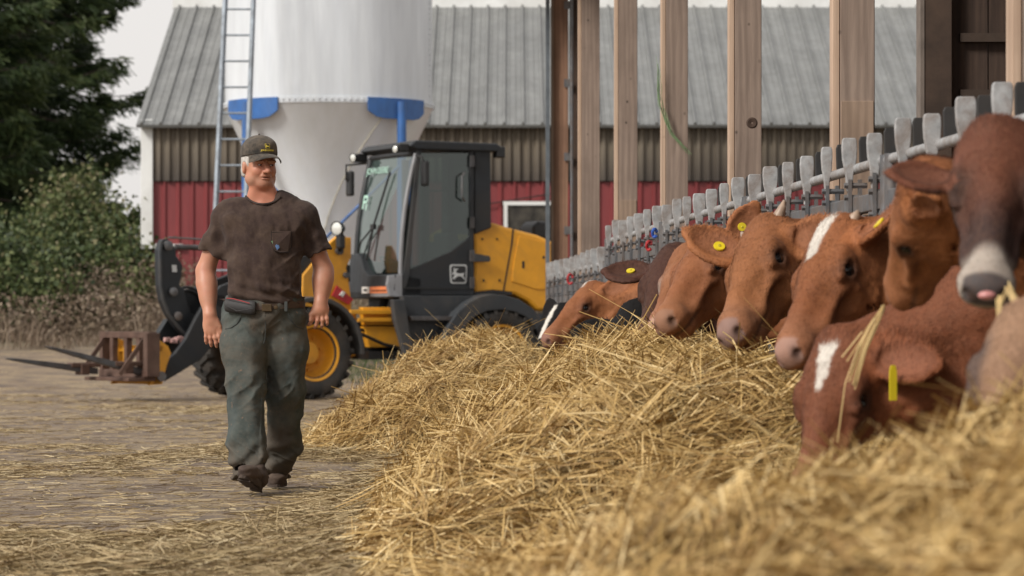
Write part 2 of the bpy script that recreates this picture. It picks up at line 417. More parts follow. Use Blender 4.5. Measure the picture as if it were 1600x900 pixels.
M['straw_old'] = straw_mat('straw_old', [(0, (.10, .07, .04)), (.3, (.24, .17, .09)), (.6, (.39, .30, .16)), (1, (.60, .50, .32))])
sp_ = link_mesh('straw_pile', np_mesh('straw_pile', V, Qa, M['straw'], smooth=False, attr={'tone': T}), org=(0,12,0))
tag(sp_, 'long golden straw windrow heaped along the feed fence', 'straw', kind='stuff')
# straw trodden over the yard
def drift(X, Y):
    d = fbm(X*.7+3, Y*.9, 0*X, 4, 51)*1.5+.45*fbm(X*3, Y*3, 0*X, 3, 8)
    u = X-VD*Y
    d = d+1.1*np.exp(-((u-u0f(Y)+.15)/.55)**2)*(Y < 24)
    d = d+.95*np.exp(-((Y-10.25-.10*np.sin(X*2.1))/.32)**2) + .45*np.exp(-((Y-12.0-.25*X)/.5)**2)
    d = d+.30*np.exp(-((Y-14)/3.0)**2)*sstep(-.6, -2.2, X)+.25*sstep(19, 24, Y)*sstep(38, 30, Y)
    return d
N = 420000
Yg = 9.2*np.exp(rng.random(N)*math.log(38/9.2)); Xg = rng.uniform(-1, 1, N)*.185*Yg-.02*Yg
dd = drift(Xg, Yg); pr = np.clip((dd-.20)*.95, .05, 1)*np.clip((12/Yg)**.35, .3, 1); ok = (rng.random(N) < pr) & ((Xg-VD*Yg) < u0f(np.minimum(Yg, 24))+.5)
Xg, Yg, dd = Xg[ok], Yg[ok], dd[ok]; n = len(Xg)
th = np.clip(dd-.35, 0, 1.4)
zg = gz(Xg, Yg)+.005+rng.random(n)*.045*th
a = rng.normal(0, .75, n)+np.where(rng.random(n) < .3, 1.5, 0)+.2
nz_ = np.tile(np.array([[0, 0, 1.0]]), (n, 1))
D = np.stack([np.cos(a), np.sin(a), rng.normal(0, .09, n)*(.2+th)+.02], -1); D /= np.linalg.norm(D, axis=1, keepdims=True)
L = rng.uniform(.025, .17, n)*(1+.4*th)
zg = zg+np.abs(D[:,2])*L*.5
Vg, Qg, Tg = strands(np.stack([Xg, Yg, zg], -1), D, nz_, L, rng.uniform(.002, .005, n), np.clip(rng.normal(.52, .22, n), 0, 1), .3)
ls = link_mesh('loose_straw', np_mesh('loose_straw', Vg, Qg, M['straw_old'], smooth=False, attr={'tone': Tg}), org=(0,12,0))
tag(ls, 'thin drifts of trodden straw across the yard', 'straw', kind='stuff')
print('straw', len(Vs)//8, n)

# ------------------------------------------------------------------ red barn with the silver roof
YB = 48.0; sB = FP/YB
XL = (222-800)/sB; XR = 11.5
ze = CH+(HZ-187)/sB; zr = CH+(HZ-283)/sB; zb = CH+(HZ-449)/sB
barn = tag(empty('barn', ((XL+XR)/2, YB, zb)), 'red barn with ribbed silver roof and brown translucent wall band, behind the white feed bin', 'barn')
def corrugated(x0, x1, z0, z1, y, pitch, depth, rib):
    xs = []; k = 0; x = x0
    while x < x1:
        xs += [(x, 0), (x+pitch-rib*1.6, 0), (x+pitch-rib*1.2, -depth), (x+pitch-rib*.4, -depth)]; x += pitch
    xs = [(min(a, x1), b) for a, b in xs]
    mb = MB(); vs_ = [(a, y+b, z0) for a, b in xs]+[(a, y+b, z1) for a, b in xs]; n = len(xs)
    mb.add(vs_, [(i, i+1, i+1+n, i+n) for i in range(n-1) if xs[i+1][0] > xs[i][0]]); return mb
xw0 = XL+.17
wl = corrugated(xw0, XR, zb, zr-.01, YB, .225, .03, .045).build('wall', M['red_steel'], barn); wl['label'] = 'ribbed red steel wall'
wu = corrugated(xw0, XR, zr+.0, ze-.02, YB-.035, .152, .045, .06).build('wall_panel', M['fibreglass'], barn); wu['label'] = 'grimy brown translucent corrugated band'
# translucent band is stained dark at its foot: object z runs from the barn base
mb = MB(); mb.box((XL+.085, YB-.03, (zb+.62+ze)/2), (.19, .12, ze-zb-.62)); mb.build('corner_trim', M['trim'], barn, bevel=.006)
mb = MB(); mb.box((XL+.33, YB-.05, zb+.66), (.66, .06, .07)); mb.build('ledge', M['trim'], barn)
mb = MB(); mb.box(((XL+XR)/2+.3, YB-.02, zb-.03), (XR-XL-.7, .08, .07)); mb.build('sill_board', M['trim'], barn)
mb = MB(); mb.box(((XL+XR)/2+.25, YB+.12, zb-.85), (XR-XL-.5, .2, 1.55)); mb.build('foundation', M['concrete'], barn)
mb = MB(); mb.box(((XL+XR)/2, YB+3.2, (zb+ze)/2-.05), (XR-XL-.3, 6.2, ze-zb-.1)); mb.build('barn_core', M['dark'], barn)
yr = 5.2; zt = CH+(HZ-12)*(YB+yr)/FP; xl2 = (270-800)*(YB+yr)/FP
# roof sheet with raised seams, leaning back
mb = MB(); rise = zt-ze+.02
def rp(x, t, h=0):   # x across, t 0..1 up the slope
    nrm = Vector((0, -rise, yr)).normalized()
    return Vector((x, YB-.28+(yr+.28)*t, ze-.10+(rise+.1)*t))+nrm*h
mb.add([rp(XL-.06, 0), rp(XR, 0), rp(XR, 1), rp(XL-.06, 1), rp(XL-.06, 0, -.05), rp(XR, 0, -.05), rp(XR, 1, -.05), rp(XL-.06, 1, -.05)],
       [(0,1,2,3),(7,6,5,4),(0,4,5,1),(0,3,7,4),(1,5,6,2)])
roof = mb.build('roof', M['roof_metal'], barn)
mb = MB(); x = XL
sk = .0
while x < XR:
    for dx, wdt, hh in ((0, .05, .045), (.10, .02, .010), (.20, .02, .010)):
        a, b = x+dx, x+dx+wdt
        if b > XR: continue
        mb.add([rp(a, 0), rp(b, 0), rp(b+sk, 1), rp(a+sk, 1), rp(a+.01, 0, hh), rp(b-.01, 0, hh), rp(b-.01+sk, 1, hh), rp(a+.01+sk, 1, hh)],
               [(4,5,6,7),(0,4,7,3),(1,2,6,5),(0,1,5,4)])
    x += .305
mb.build('roof_ribs', M['roof_metal'], roof)
mb = MB(); mb.box(((XL+XR)/2, YB+yr+.02, zt+.16), (XR-XL+.2, .12, .36)); mb.build('ridge_fascia', M['trim'], barn)
mb = MB(); mb.box(((XL+XR)/2, YB+yr+2.6, zt+1.0), (XR-XL, 5.0, .08), Matrix.Rotation(R(18), 3, 'X')); mb.build('upper_roof', M['roof_metal'], barn)
mb = MB(); mb.prism([(XL-.02, YB-.2, ze-.14), (XL-.02, YB+yr, zt-.1), (XL-.02, YB+yr, ze-.14)], (.06, 0, 0)); mb.build('gable', M['trim'], barn)
# window in the red wall, seen between loader and post
wx0, wx1 = (790-800)/sB, (870-800)/sB; wz1 = CH+(HZ-318)/sB; wz0 = wz1-.75
win = MB()
for c, s_ in ((((wx0+wx1)/2, YB-.06, wz1), (wx1-wx0+.08, .07, .06)), (((wx0+wx1)/2, YB-.06, wz0), (wx1-wx0+.08, .07, .06)),
              ((wx0, YB-.06, (wz0+wz1)/2), (.06, .068, wz1-wz0-.06)), ((wx1, YB-.06, (wz0+wz1)/2), (.06, .068, wz1-wz0-.06))): win.box(c, s_)
win = win.build('window', M['trim'], barn)
t = NT('dusty_glass'); t.color(t.ramp(t.noise(3, 5), [(.4, (.012, .012, .012)), (.7, (.09, .08, .065))])).set(Roughness=.25)
MB().box(((wx0+wx1)/2, YB-.045, (wz0+wz1)/2), (wx1-wx0-.06, .02, wz1-wz0-.06)).build('pane', t.m, win)
MB().tube([(wx0-.35, YB-.07, wz1-.02), (wx0+.9, YB-.07, wz1+.18)], .012, 6).build('cable', M['dark'], barn)

# ------------------------------------------------------------------ feed bin
YS = 41.0; sS = FP/YS; cx = (514-800)/sS; rad = 161.5/sS; zc = CH+(HZ-166)/sS
bin_ = tag(empty('feed_bin', (cx, YS, .25)), 'tall white cylindrical feed bin with tapered hopper on blue legs', 'feed bin')
mb = MB(); mb.lathe((cx, YS, 0), (0,0,1), [(rad, zc), (rad, zc+2.8), (rad+.012, zc+2.81), (rad+.012, zc+2.86), (rad, zc+2.87), (rad, zc+6), (.3, zc+7)], 96); cylmb = mb
mb = MB(); mb.lathe((cx, YS, 0), (0,0,1), [(rad+.01, zc+.03), (rad+.01, zc-.05), (rad-.005, zc-.06), (.18, zc-2.75), (.18, zc-2.95)], 96, True); mb.build('hopper', M['hopper_skin_lit'], bin_, smooth=True)
mb = MB(); mb.lathe((cx, YS, 0), (0,0,1), [(rad+.012, zc+.035), (rad+.022, zc+.03), (rad+.022, zc-.045), (rad+.012, zc-.05)], 96)
for k in range(110):
    a = 2*math.pi*k/110; mb.ball((cx+(rad+.028)*math.cos(a), YS+(rad+.028)*math.sin(a), zc-.005), .016, 6)
mb.build('bolt_ring', M['bin_skin'], bin_)
mb = cylmb
for k in range(60):
    mb.ball((cx+(rad+.006)*math.cos(R(-12)), YS+(rad+.006)*math.sin(R(-12)), zc+.05+k*.07), .012, 6)
mb.build('cylinder', M['bin_skin'], bin_, smooth=True)
mb = MB()   # weld seam across the hopper skin
def hop(a, t): r_ = rad+(.18-rad)*t; return Vector((cx+(r_+.012)*math.cos(a), YS+(r_+.012)*math.sin(a), zc-.06+(-2.69)*t))
mb.tube([hop(R(-52)-t*R(40), .02+t*.6) for t in np.linspace(0, 1, 14)], .009, 5)
mb.build('seam', simple('grey_seam', (.55, .52, .44), .8), bin_)
legs = []
for px_, sgn in ((388, -1), (621, 1)):
    for yo in (-1, 1):
        a = math.atan2(yo*.72, sgn*.70)
        lx, ly = cx+(rad+.07)*math.cos(a), YS+(rad+.07)*math.sin(a)
        if yo < 0: legs.append((lx, ly))
        lb = float(gz(lx, ly))
        MB().tube([(lx, ly, lb), (lx, ly, zc-.02)], .062, 14).build('leg', M['blue_paint'], bin_, smooth=True)
        br = MB(); n_ = 9; half = .35
        ringA = []
        for i in range(n_):
            aa = a+(i/(n_-1)-.5)*2*half; cut = .10 if i in (0, n_-1) else (.02 if i in (1, n_-2) else 0)
            rr = rad+.03
            ringA.append([Vector((cx+rr*math.cos(aa), YS+rr*math.sin(aa), zc+.03)), Vector((cx+(rr+.022)*math.cos(aa), YS+(rr+.022)*math.sin(aa), zc+.03)),
                          Vector((cx+(rr+.022)*math.cos(aa), YS+(rr+.022)*math.sin(aa), zc-.25+cut)), Vector((cx+rr*math.cos(aa), YS+rr*math.sin(aa), zc-.25+cut))])
        br.loft(ringA, True).build('bracket', M['blue_paint'], bin_, bevel=.004)
# cross braces
(ax_, ay_), (bx_, by_) = legs
mb = MB(); mb.tube([(ax_, ay_-.08, zc-.75), (bx_, by_-.08, .75)], .02, 8); mb.build('brace', M['blue_paint'], bin_)
mb = MB(); mb.tube([(bx_, by_-.04, zc-.85), (ax_, ay_-.04, .95)], .02, 8); mb.build('brace', M['blue_paint'], bin_)
# ladder in front of the bin
YLd = 39.0
M['ladder'] = simple('ladder_steel', (.27, .31, .355), .45, .4, .2, 10, dirt=(.16, .15, .14), bump=.05)
lad = tag(empty('ladder', (*PX(340, 505, YLd).xy, float(gz(-3.8, YLd)))), 'galvanised ladder rising up the left side of the white feed bin', 'ladder')
sL = FP/YLd
def rail(px0, px1):
    a = PX(px0, 0, YLd-.0); b = PX(px1, 330, YLd-.25); d = (b-a); t0 = -1.2/abs(d.z)*1; t1 = (a.z-float(gz(b.x, b.y)))/abs(d.z)
    return a-d*.45, a+d*t1
ra, rb = rail(352, 337); rc, rd = rail(396, 384)
MB().beam(ra, rb, .045, .075).build('rail', M['ladder'], lad, bevel=.004)
MB().beam(rc, rd, .045, .075).build('rail', M['ladder'], lad, bevel=.004)
nr = int((ra.z-rb.z)/.33)
for k in range(1, nr):
    t_ = k/nr; MB().tube([ra.lerp(rb, t_), rc.lerp(rd, t_)], .014, 8).build('rung', M['ladder'], lad, smooth=True)

# ------------------------------------------------------------------ vegetation
def leaf_cloud(C, n, size, tone, spread_n=1.0, aspect=.55):
    """n leaf faces at centres C (n,3): each a small bent quad"""
    d = rng.normal(0, 1, (n, 3)); d[:,2] -= .35; d /= np.linalg.norm(d, axis=1, keepdims=True)
    e = rng.normal(0, 1, (n, 3)); e = np.cross(d, e); e /= np.linalg.norm(e, axis=1, keepdims=True)
    s = size*rng.uniform(.6, 1.3, n)
    V = np.empty((n, 4, 3), 'f4')
    V[:,0] = C; V[:,1] = C+d*(s*.5)[:,None]+e*(s*aspect*.5)[:,None]; V[:,2] = C+d*s[:,None]; V[:,3] = C+d*(s*.5)[:,None]-e*(s*aspect*.5)[:,None]
    return V.reshape(-1, 3), np.arange(n*4).reshape(n, 4), np.repeat(tone, 4)
def leaf_mat(name, stops, rough=.55):
    t = NT(name); a = t.attr('tone'); t.color(t.ramp(a.outputs['Fac'], stops)).set(Roughness=rough)
    t.p.inputs['Specular IOR Level'].default_value = .3
    # thin leaves let some light through
    tr = t.n.new('ShaderNodeBsdfTranslucent'); t.link(t.ramp(a.outputs['Fac'], stops), tr.inputs[0])
    ms = t.n.new('ShaderNodeMixShader'); ms.inputs[0].default_value = .3
    t.link(t.p.outputs[0], ms.inputs[1]); t.link(tr.outputs[0], ms.inputs[2]); t.link(ms.outputs[0], t.n['Material Output'].inputs[0])
    return t.m
M['needle'] = leaf_mat('needles', [(0, (.012, .024, .010)), (.5, (.044, .070, .026)), (1, (.12, .15, .052))])
M['bark'] = simple('bark', (.075, .055, .045), .9, 0, .3, 5, bump=.6, bscale=12)
M['leaf'] = leaf_mat('bramble_leaf', [(0, (.024, .038, .016)), (.45, (.075, .105, .040)), (.8, (.16, .18, .072)), (1, (.26, .23, .13))])
M['weed'] = leaf_mat('dry_weed', [(0, (.11, .08, .058)), (.5, (.24, .18, .13)), (1, (.40, .33, .24))])
def spruce(x, y, H, reach, label, seed, nb, z_lo=1.5):
    r_ = np.random.default_rng(seed); g0 = float(gz(x, y))
    root = tag(empty('spruce_tree', (x, y, g0)), label, 'tree', 'spruces left of the barn')
    MB().tube([(x, y, g0-.2), (x+.05, y, g0+H*.4), (x, y, g0+H*.97)], [.30, .2, .02], 10).build('trunk', M['bark'], root, smooth=True)
    Cs = []; tn = []; limbs = MB(); Ds = []
    for i in range(nb):
        tz = (i+.5)/nb; z = z_lo+(H-z_lo)*tz**1.05
        az = r_.uniform(0, 6.283); Lb = reach*(1-tz)**.62*r_.uniform(.68, 1.12)+.25
        dirv = np.array([math.cos(az), math.sin(az)]); sag = r_.uniform(.12, .30); up = r_.uniform(.05, .2)
        ts = np.linspace(0, 1, 8)
        path = np.stack([x+dirv[0]*Lb*ts, y+dirv[1]*Lb*ts, g0+z-Lb*sag*np.sin(ts*2.2)+Lb*up*ts**3], -1)
        limbs.tube([Vector(p) for p in path[::2]], [.05, .035, .02, .008], 5)
        nn_ = int(70*Lb+20); tt = r_.random(nn_)**.75*.95+.05
        base = np.stack([np.interp(tt, ts, path[:,k]) for k in range(3)], -1)
        lat = np.array([-dirv[1], dirv[0]]); wdt = (.42*Lb)*np.sin(np.clip(tt*1.15, 0, 1)*np.pi*.9)*.5+.06
        q = r_.normal(0, 1, nn_)*.55
        base[:,0] += lat[0]*q*wdt; base[:,1] += lat[1]*q*wdt; base[:,2] -= np.abs(q)*wdt*.35+r_.random(nn_)**2*.28
        Cs.append(base); tn.append(np.clip(r_.normal(.42, .18, nn_)+.28*(tt-.5)+.12*r_.normal(), 0, 1))
        out = np.stack([dirv[0]+lat[0]*q*.9, dirv[1]+lat[1]*q*.9, -.45+0*q], -1); Ds.append(out)
    C = np.concatenate(Cs); T_ = np.concatenate(tn); Dd = np.concatenate(Ds); n = len(C)
    # every sprig: three narrow blades fanned round its own direction
    VV = []; 
    for k in range(3):
        d = Dd+r_.normal(0, .45, (n, 3)); d /= np.linalg.norm(d, axis=1, keepdims=True)
        e = np.cross(d, r_.normal(0, 1, (n, 3))); e /= np.linalg.norm(e, axis=1, keepdims=True)
        s = r_.uniform(.14, .34, n); wv = .022+.02*r_.random(n)
        b = C+r_.normal(0, .04, (n, 3))
        VV.append(np.stack([b-e*wv[:,None]*.6, b+e*wv[:,None]*.6, b+d*s[:,None]+e*wv[:,None]*.4-[0,0,.02], b+d*s[:,None]-e*wv[:,None]*.4-[0,0,.02]], 1))
    V = np.concatenate(VV).reshape(-1, 3); Q = np.arange(len(V)).reshape(-1, 4); TT = np.repeat(np.tile(T_, 3), 4)
    limbs.build('branches', M['bark'], root)
    link_mesh('crown', np_mesh('crown', V, Q, M['needle'], False, {'tone': TT}), root)
spruce(*PX(30, 0, 70).xy, 17, 3.0, 'tall dark spruce with drooping boughs, nearest the red barn', 11, 150)
spruce(*PX(-110, 0, 64).xy, 13, 3.2, 'paler green spruce cut by the left edge of the photo', 12, 170)
def shrub(px, py0, py1, Y, rx, n, label, seed, mat='leaf', size=.085, name='bramble_bush', cat='bush', tlo=.5, stems=26):
    """py0 top row, py1 foot row; a mound of arching canes with leaves"""
    r_ = np.random.default_rng(seed); c = PX(px, 0, Y); x, y = c.x, c.y; g0 = float(gz(x, y))
    top = CH+(HZ-py0)*Y/FP; H = top-g0
    root = tag(empty(name, (x, y, g0)), label, cat, 'bushes on the bank')
    mb = MB(); Cs = []
    for i in range(stems):
        az = r_.uniform(0, 6.283); rr = rx*math.sqrt(r_.random()); hh = H*(1-.55*(rr/rx)**2)*r_.uniform(.6, 1.05)
        bx, by = x+.3*rr*math.cos(az), y+.3*rr*math.sin(az); ts = np.linspace(0, 1, 6)
        path = np.stack([bx+(rr*.8*math.cos(az))*ts**1.3, by+(rr*.6*math.sin(az))*ts**1.3, g0-.1+hh*np.sin(ts*1.75)/math.sin(1.57)], -1)
        mb.tube([Vector(p) for p in path], [.014, .012, .01, .008, .006, .004], 4)
        k = n//stems; tt = r_.random(k)**.6; base = np.stack([np.interp(tt, ts, path[:,j]) for j in range(3)], -1)
        Cs.append(base+r_.normal(0, 1, (k, 3))*np.array([.17, .15, .15])*(.5+tt)[:,None])
    mb.build('canes', M['bark'], root)
    C = np.concatenate(Cs); C[:,2] = np.maximum(C[:,2], gz(C[:,0], C[:,1])+.03)
    tn = np.clip(r_.normal(tlo, .24, len(C))+.2*vn(C[:,0]*2.5, C[:,1]*2.5, C[:,2]*2.5, seed)+.15*(C[:,2]-g0)/H-.1, 0, 1)
    V, Q, T_ = leaf_cloud(C, len(C), size, tn, aspect=.8)
    link_mesh('leaves', np_mesh('leaves', V, Q, M[mat], False, {'tone': T_}), root)
shrub(110, 246, 0, 50.5, .8, 4600, 'tallest bush on the bank, pale yellow green leaves, left of the barn', 1, tlo=.66)
shrub(20, 350, 0, 47.5, 1.1, 6500, 'broad dark green bush at the left edge of the photo', 2, tlo=.38)
shrub(60, 330, 0, 49, .9, 4200, 'middle green bush between the dark spruce and the dry weeds', 3, tlo=.5)
shrub(165, 325, 0, 49.5, .85, 4200, 'leafy green bush beside the white corner of the barn', 4, tlo=.56)
shrub(212, 352, 0, 48.2, .55, 2600, 'small thin bush against the barn corner trim', 5, tlo=.5)
shrub(222, 425, 0, 46.9, .42, 1300, 'low yellow green bramble behind the loader arm', 6, tlo=.62)
shrub(-90, 330, 0, 48.5, 1.3, 4000, 'green bush cut by the left edge under the paler spruce', 7, tlo=.5)
shrub(-5, 392, 0, 46.3, .75, 3600, 'low green bush at the foot of the bank, cut by the left edge', 8, tlo=.45)
shrub(72, 405, 0, 46.4, .6, 2400, 'low green bush in front of the dry weeds, above the fork tines', 9, tlo=.55)
# dry weeds on the bank: uncountable
n = 26000; X_ = rng.uniform(-10.5, 8, n); Y_ = 47.8-5.2*rng.random(n)**1.5; Y_ = np.where((Y_ < 45) & (fbm(X_*.9, Y_*.9, 0*X_, 3, 66) < .12), Y_+3, Y_); left = X_ < -4.6
ok = left | (rng.random(n) < .6); X_, Y_ = X_[ok], Y_[ok]; n = len(X_); Zg = gz(X_, Y_)
hgt = rng.uniform(.15, .75, n)*np.clip(.5+.8*fbm(X_*.8, Y_*.8, 0*X_, 2, 6), .25, 1.3)*np.where(X_ < -4.4, 1, .55)
a = rng.uniform(0, 6.28, n); D = np.stack([np.cos(a)*.45, np.sin(a)*.45, np.ones(n)], -1); D /= np.linalg.norm(D, axis=1, keepdims=True)
Nn = np.cross(D, rng.normal(0, 1, (n, 3))); Nn /= np.linalg.norm(Nn, axis=1, keepdims=True)
V1, Q1, T1 = strands(np.stack([X_, Y_, Zg], -1)+D*(hgt*.5)[:,None], D, Nn, hgt, rng.uniform(.008, .02, n), np.clip(rng.normal(.45, .2, n), 0, 1), .5)
k = 16000; X2 = rng.uniform(-10.5, -4.7, k); Y2 = rng.uniform(44.8, 47.8, k)
C2 = np.stack([X2, Y2, gz(X2, Y2)+rng.random(k)**1.6*.7], -1); V2, Q2, T2 = leaf_cloud(C2, k, .07, np.clip(rng.normal(.42, .2, k), 0, 1))
o = link_mesh('dry_weeds', np_mesh('dry_weeds', np.r_[V1, V2], np.r_[Q1, Q2+len(V1)], M['weed'], False, {'tone': np.r_[T1, T2]}), org=(-6, 46, .5))
tag(o, 'dead brown weeds covering the bank behind the loader', 'weeds', kind='stuff')
# green grass strip behind the loader
n = 14000; X_ = rng.uniform(-6, 3.5, n); Y_ = rng.uniform(37.5, 45, n); Zg = gz(X_, Y_); hgt = rng.uniform(.04, .16, n)
keepg = fbm(X_*.6, Y_*.6, 0*X_, 2, 14) > (-.1+.8*sstep(-2.6, -4.5, X_)); X_, Y_, Zg, hgt = X_[keepg], Y_[keepg], Zg[keepg], hgt[keepg]; n = len(X_)
a = rng.uniform(0, 6.28, n); D = np.stack([np.cos(a)*.5, np.sin(a)*.5, np.ones(n)], -1); D /= np.linalg.norm(D, axis=1, keepdims=True)
Nn = np.cross(D, rng.normal(0, 1, (n, 3))); Nn /= np.linalg.norm(Nn, axis=1, keepdims=True)
V1, Q1, T1 = strands(np.stack([X_, Y_, Zg], -1)+D*(hgt*.5)[:,None], D, Nn, hgt, rng.uniform(.006, .012, n), np.clip(rng.normal(.4, .2, n), 0, 1), .4)
o = link_mesh('grass', np_mesh('grass', V1, Q1, M['leaf'], False, {'tone': T1}), org=(0, 41, .2)); tag(o, 'short rough grass behind the wheel loader', 'grass', kind='stuff')

# ------------------------------------------------------------------ cattle barn (open side with posts)
UP = 2.4
cb = tag(empty('cattle_barn', W(4.5, 18, 0)), 'open sided timber cattle barn with a row of sawn posts, right side', 'barn')
dirf = Vector((VD, 1, 0)).normalized(); lat = Vector((1, 0, 0))
def post(px_l, px_r, mat, zt_=4.5, side=.038, edge=True, dz=0, depth=.14):
    Y = UP*FP/(px_l-510); x0 = (px_l-800)*Y/FP; x1 = (px_r-800)*Y/FP
    mb = MB(); e = .036 if edge else 0
    mb.box(((x0+e+x1)/2, Y+depth/2, (zt_)/2+dz), (x1-x0-e, depth, zt_)); p = mb.build('post', mat, cb, bevel=.004)
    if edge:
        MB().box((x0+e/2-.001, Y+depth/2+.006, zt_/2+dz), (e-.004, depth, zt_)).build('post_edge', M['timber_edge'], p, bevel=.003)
    return p, Y, x0, x1
post(903, 937, M['timber'])
p, Y, x0, x1 = post(960, 996, M['timber']); MB().box(((x0+x1)/2+.016, Y-.004, .95), (x1-x0-.05, .03, .95+.9)).build('splice_board', M['timber_fresh'], p, bevel=.003)
post(1033, 1075, M['timber'])
pk, Yk, xk0, xk1 = post(1139, 1190, M['timber'])
p, Y, x0, x1 = post(1301, 1367, M['timber']); zc_ = CH+(HZ-158)*Y/FP; MB().box(((x0+x1)/2+.016, Y-.006, zc_/2), (x1-x0-.045, .02, zc_)).build('splice_board', M['timber_fresh'], p, bevel=.003)
post(1582, 1660, M['timber'])
# knot on the fourth post
c = PX(1175, 192, Yk-.002); mb = MB(); mb.lathe(c, (0,-1,0), [(.034, -.002), (.026, .004), (.012, .001), (.004, -.002)], 16); mb.build('knot', M['timber_dark'], pk)
# far end: reddish doubled post, steel trim, conduit
Y1 = UP*FP/(862-510)
xa, xb, xc = [(q-800)*Y1/FP for q in (852, 861, 903)]
MB().box(((xb+xc)/2-.05, Y1+.1, 2.3), (.18, .2, 4.6)).build('post', M['timber_red'], cb, bevel=.005)
MB().box((xc-.035, Y1+.12, 2.3), (.10, .16, 4.6)).build('post', M['timber_dark'], cb, bevel=.005)
MB().box(((xa+xb)/2-.005, Y1+.05, 2.3), (xb-xa-.02, .30, 4.6)).build('corner_trim', simple('grey_trim', (.10, .115, .13), .5), cb)
MB().box((xb+.012, Y1-.02, 2.3), (.03, .04, 4.6)).build('trim_strip', M['timber_fresh'], cb)
xcn = (893-800)*Y1/FP
cn = MB().tube([(xcn, Y1-.04, .3), (xcn, Y1-.04, 4.6)], .016, 8).build('conduit', M['galv'], cb, smooth=True)
for py in (130, 245, 360, 8):
    z = CH+(HZ-py)*Y1/FP; MB().box((xcn-.045, Y1-.018, z), (.07, .01, .085)).build('clamp', M['galv'], cn)
# galvanised corner posts seen just behind the fence head
# roof and far walls (out of the picture above, they keep the cattle in soft shade)
Ya, Yb_ = 2.0, 32.6
def bar(u0, u1, Y, z0, z1, th): return ((u0+u1)/2+VD*Y, Y, (z0+z1)/2), (u1-u0, th, z1-z0)
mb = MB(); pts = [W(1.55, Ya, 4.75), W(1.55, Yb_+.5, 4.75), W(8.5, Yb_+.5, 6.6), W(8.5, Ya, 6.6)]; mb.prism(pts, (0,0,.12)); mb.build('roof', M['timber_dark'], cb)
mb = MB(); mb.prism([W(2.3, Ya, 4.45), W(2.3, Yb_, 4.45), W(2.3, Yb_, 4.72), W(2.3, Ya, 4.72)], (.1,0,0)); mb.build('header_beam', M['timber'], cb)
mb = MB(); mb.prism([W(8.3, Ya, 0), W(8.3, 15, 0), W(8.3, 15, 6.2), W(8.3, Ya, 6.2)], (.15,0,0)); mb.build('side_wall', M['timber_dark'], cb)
# dark plank wall across the barn at the right
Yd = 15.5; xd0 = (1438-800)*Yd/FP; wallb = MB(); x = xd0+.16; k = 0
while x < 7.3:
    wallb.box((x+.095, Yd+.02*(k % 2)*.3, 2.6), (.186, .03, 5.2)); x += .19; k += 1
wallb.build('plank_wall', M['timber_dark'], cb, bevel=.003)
MB().box((xd0+.075, Yd-.03, 2.6), (.15, .15, 5.2)).build('post', simple('brown_jamb', (.062, .038, .026), .8, 0, .4, 4), cb, bevel=.005)
MB().box((xd0+.006-.01, Yd-.03, 2.6), (.02, .16, 5.2)).build('post_edge', simple('grey_jamb', (.16, .13, .11), .8), cb)
for pz in (148, 60):
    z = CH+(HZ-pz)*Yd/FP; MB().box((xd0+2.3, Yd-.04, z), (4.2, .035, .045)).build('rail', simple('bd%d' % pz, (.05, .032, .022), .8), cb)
# straw hank snagged on the third post
Yq = UP*FP/(1033-510)-.02
hk = MB()
for k in range(26):
    a0 = random.uniform(-.02, .02); ts = sorted([random.uniform(0, .5), random.uniform(.45, 1)])
    path = []
    for t_ in np.linspace(ts[0], ts[1], 7):
        px = np.interp(t_, [0, .35, .65, 1], [1030, 1031, 1050, 1080]); py = np.interp(t_, [0, .35, .65, 1], [85, 160, 210, 243])
        c = PX(px, py, Yq-.03); path.append(c+Vector((a0*(1-t_*.6)+random.uniform(-.008, .008), random.uniform(-.02, .012), random.uniform(-.01, .01))))
    hk.tube(path, .0012, 4)
o = hk.build('twine_hank', simple('green_twine', (.20, .30, .15), .7), None); tag(o, 'frayed strand of green twine hanging on the third slim post', 'twine')

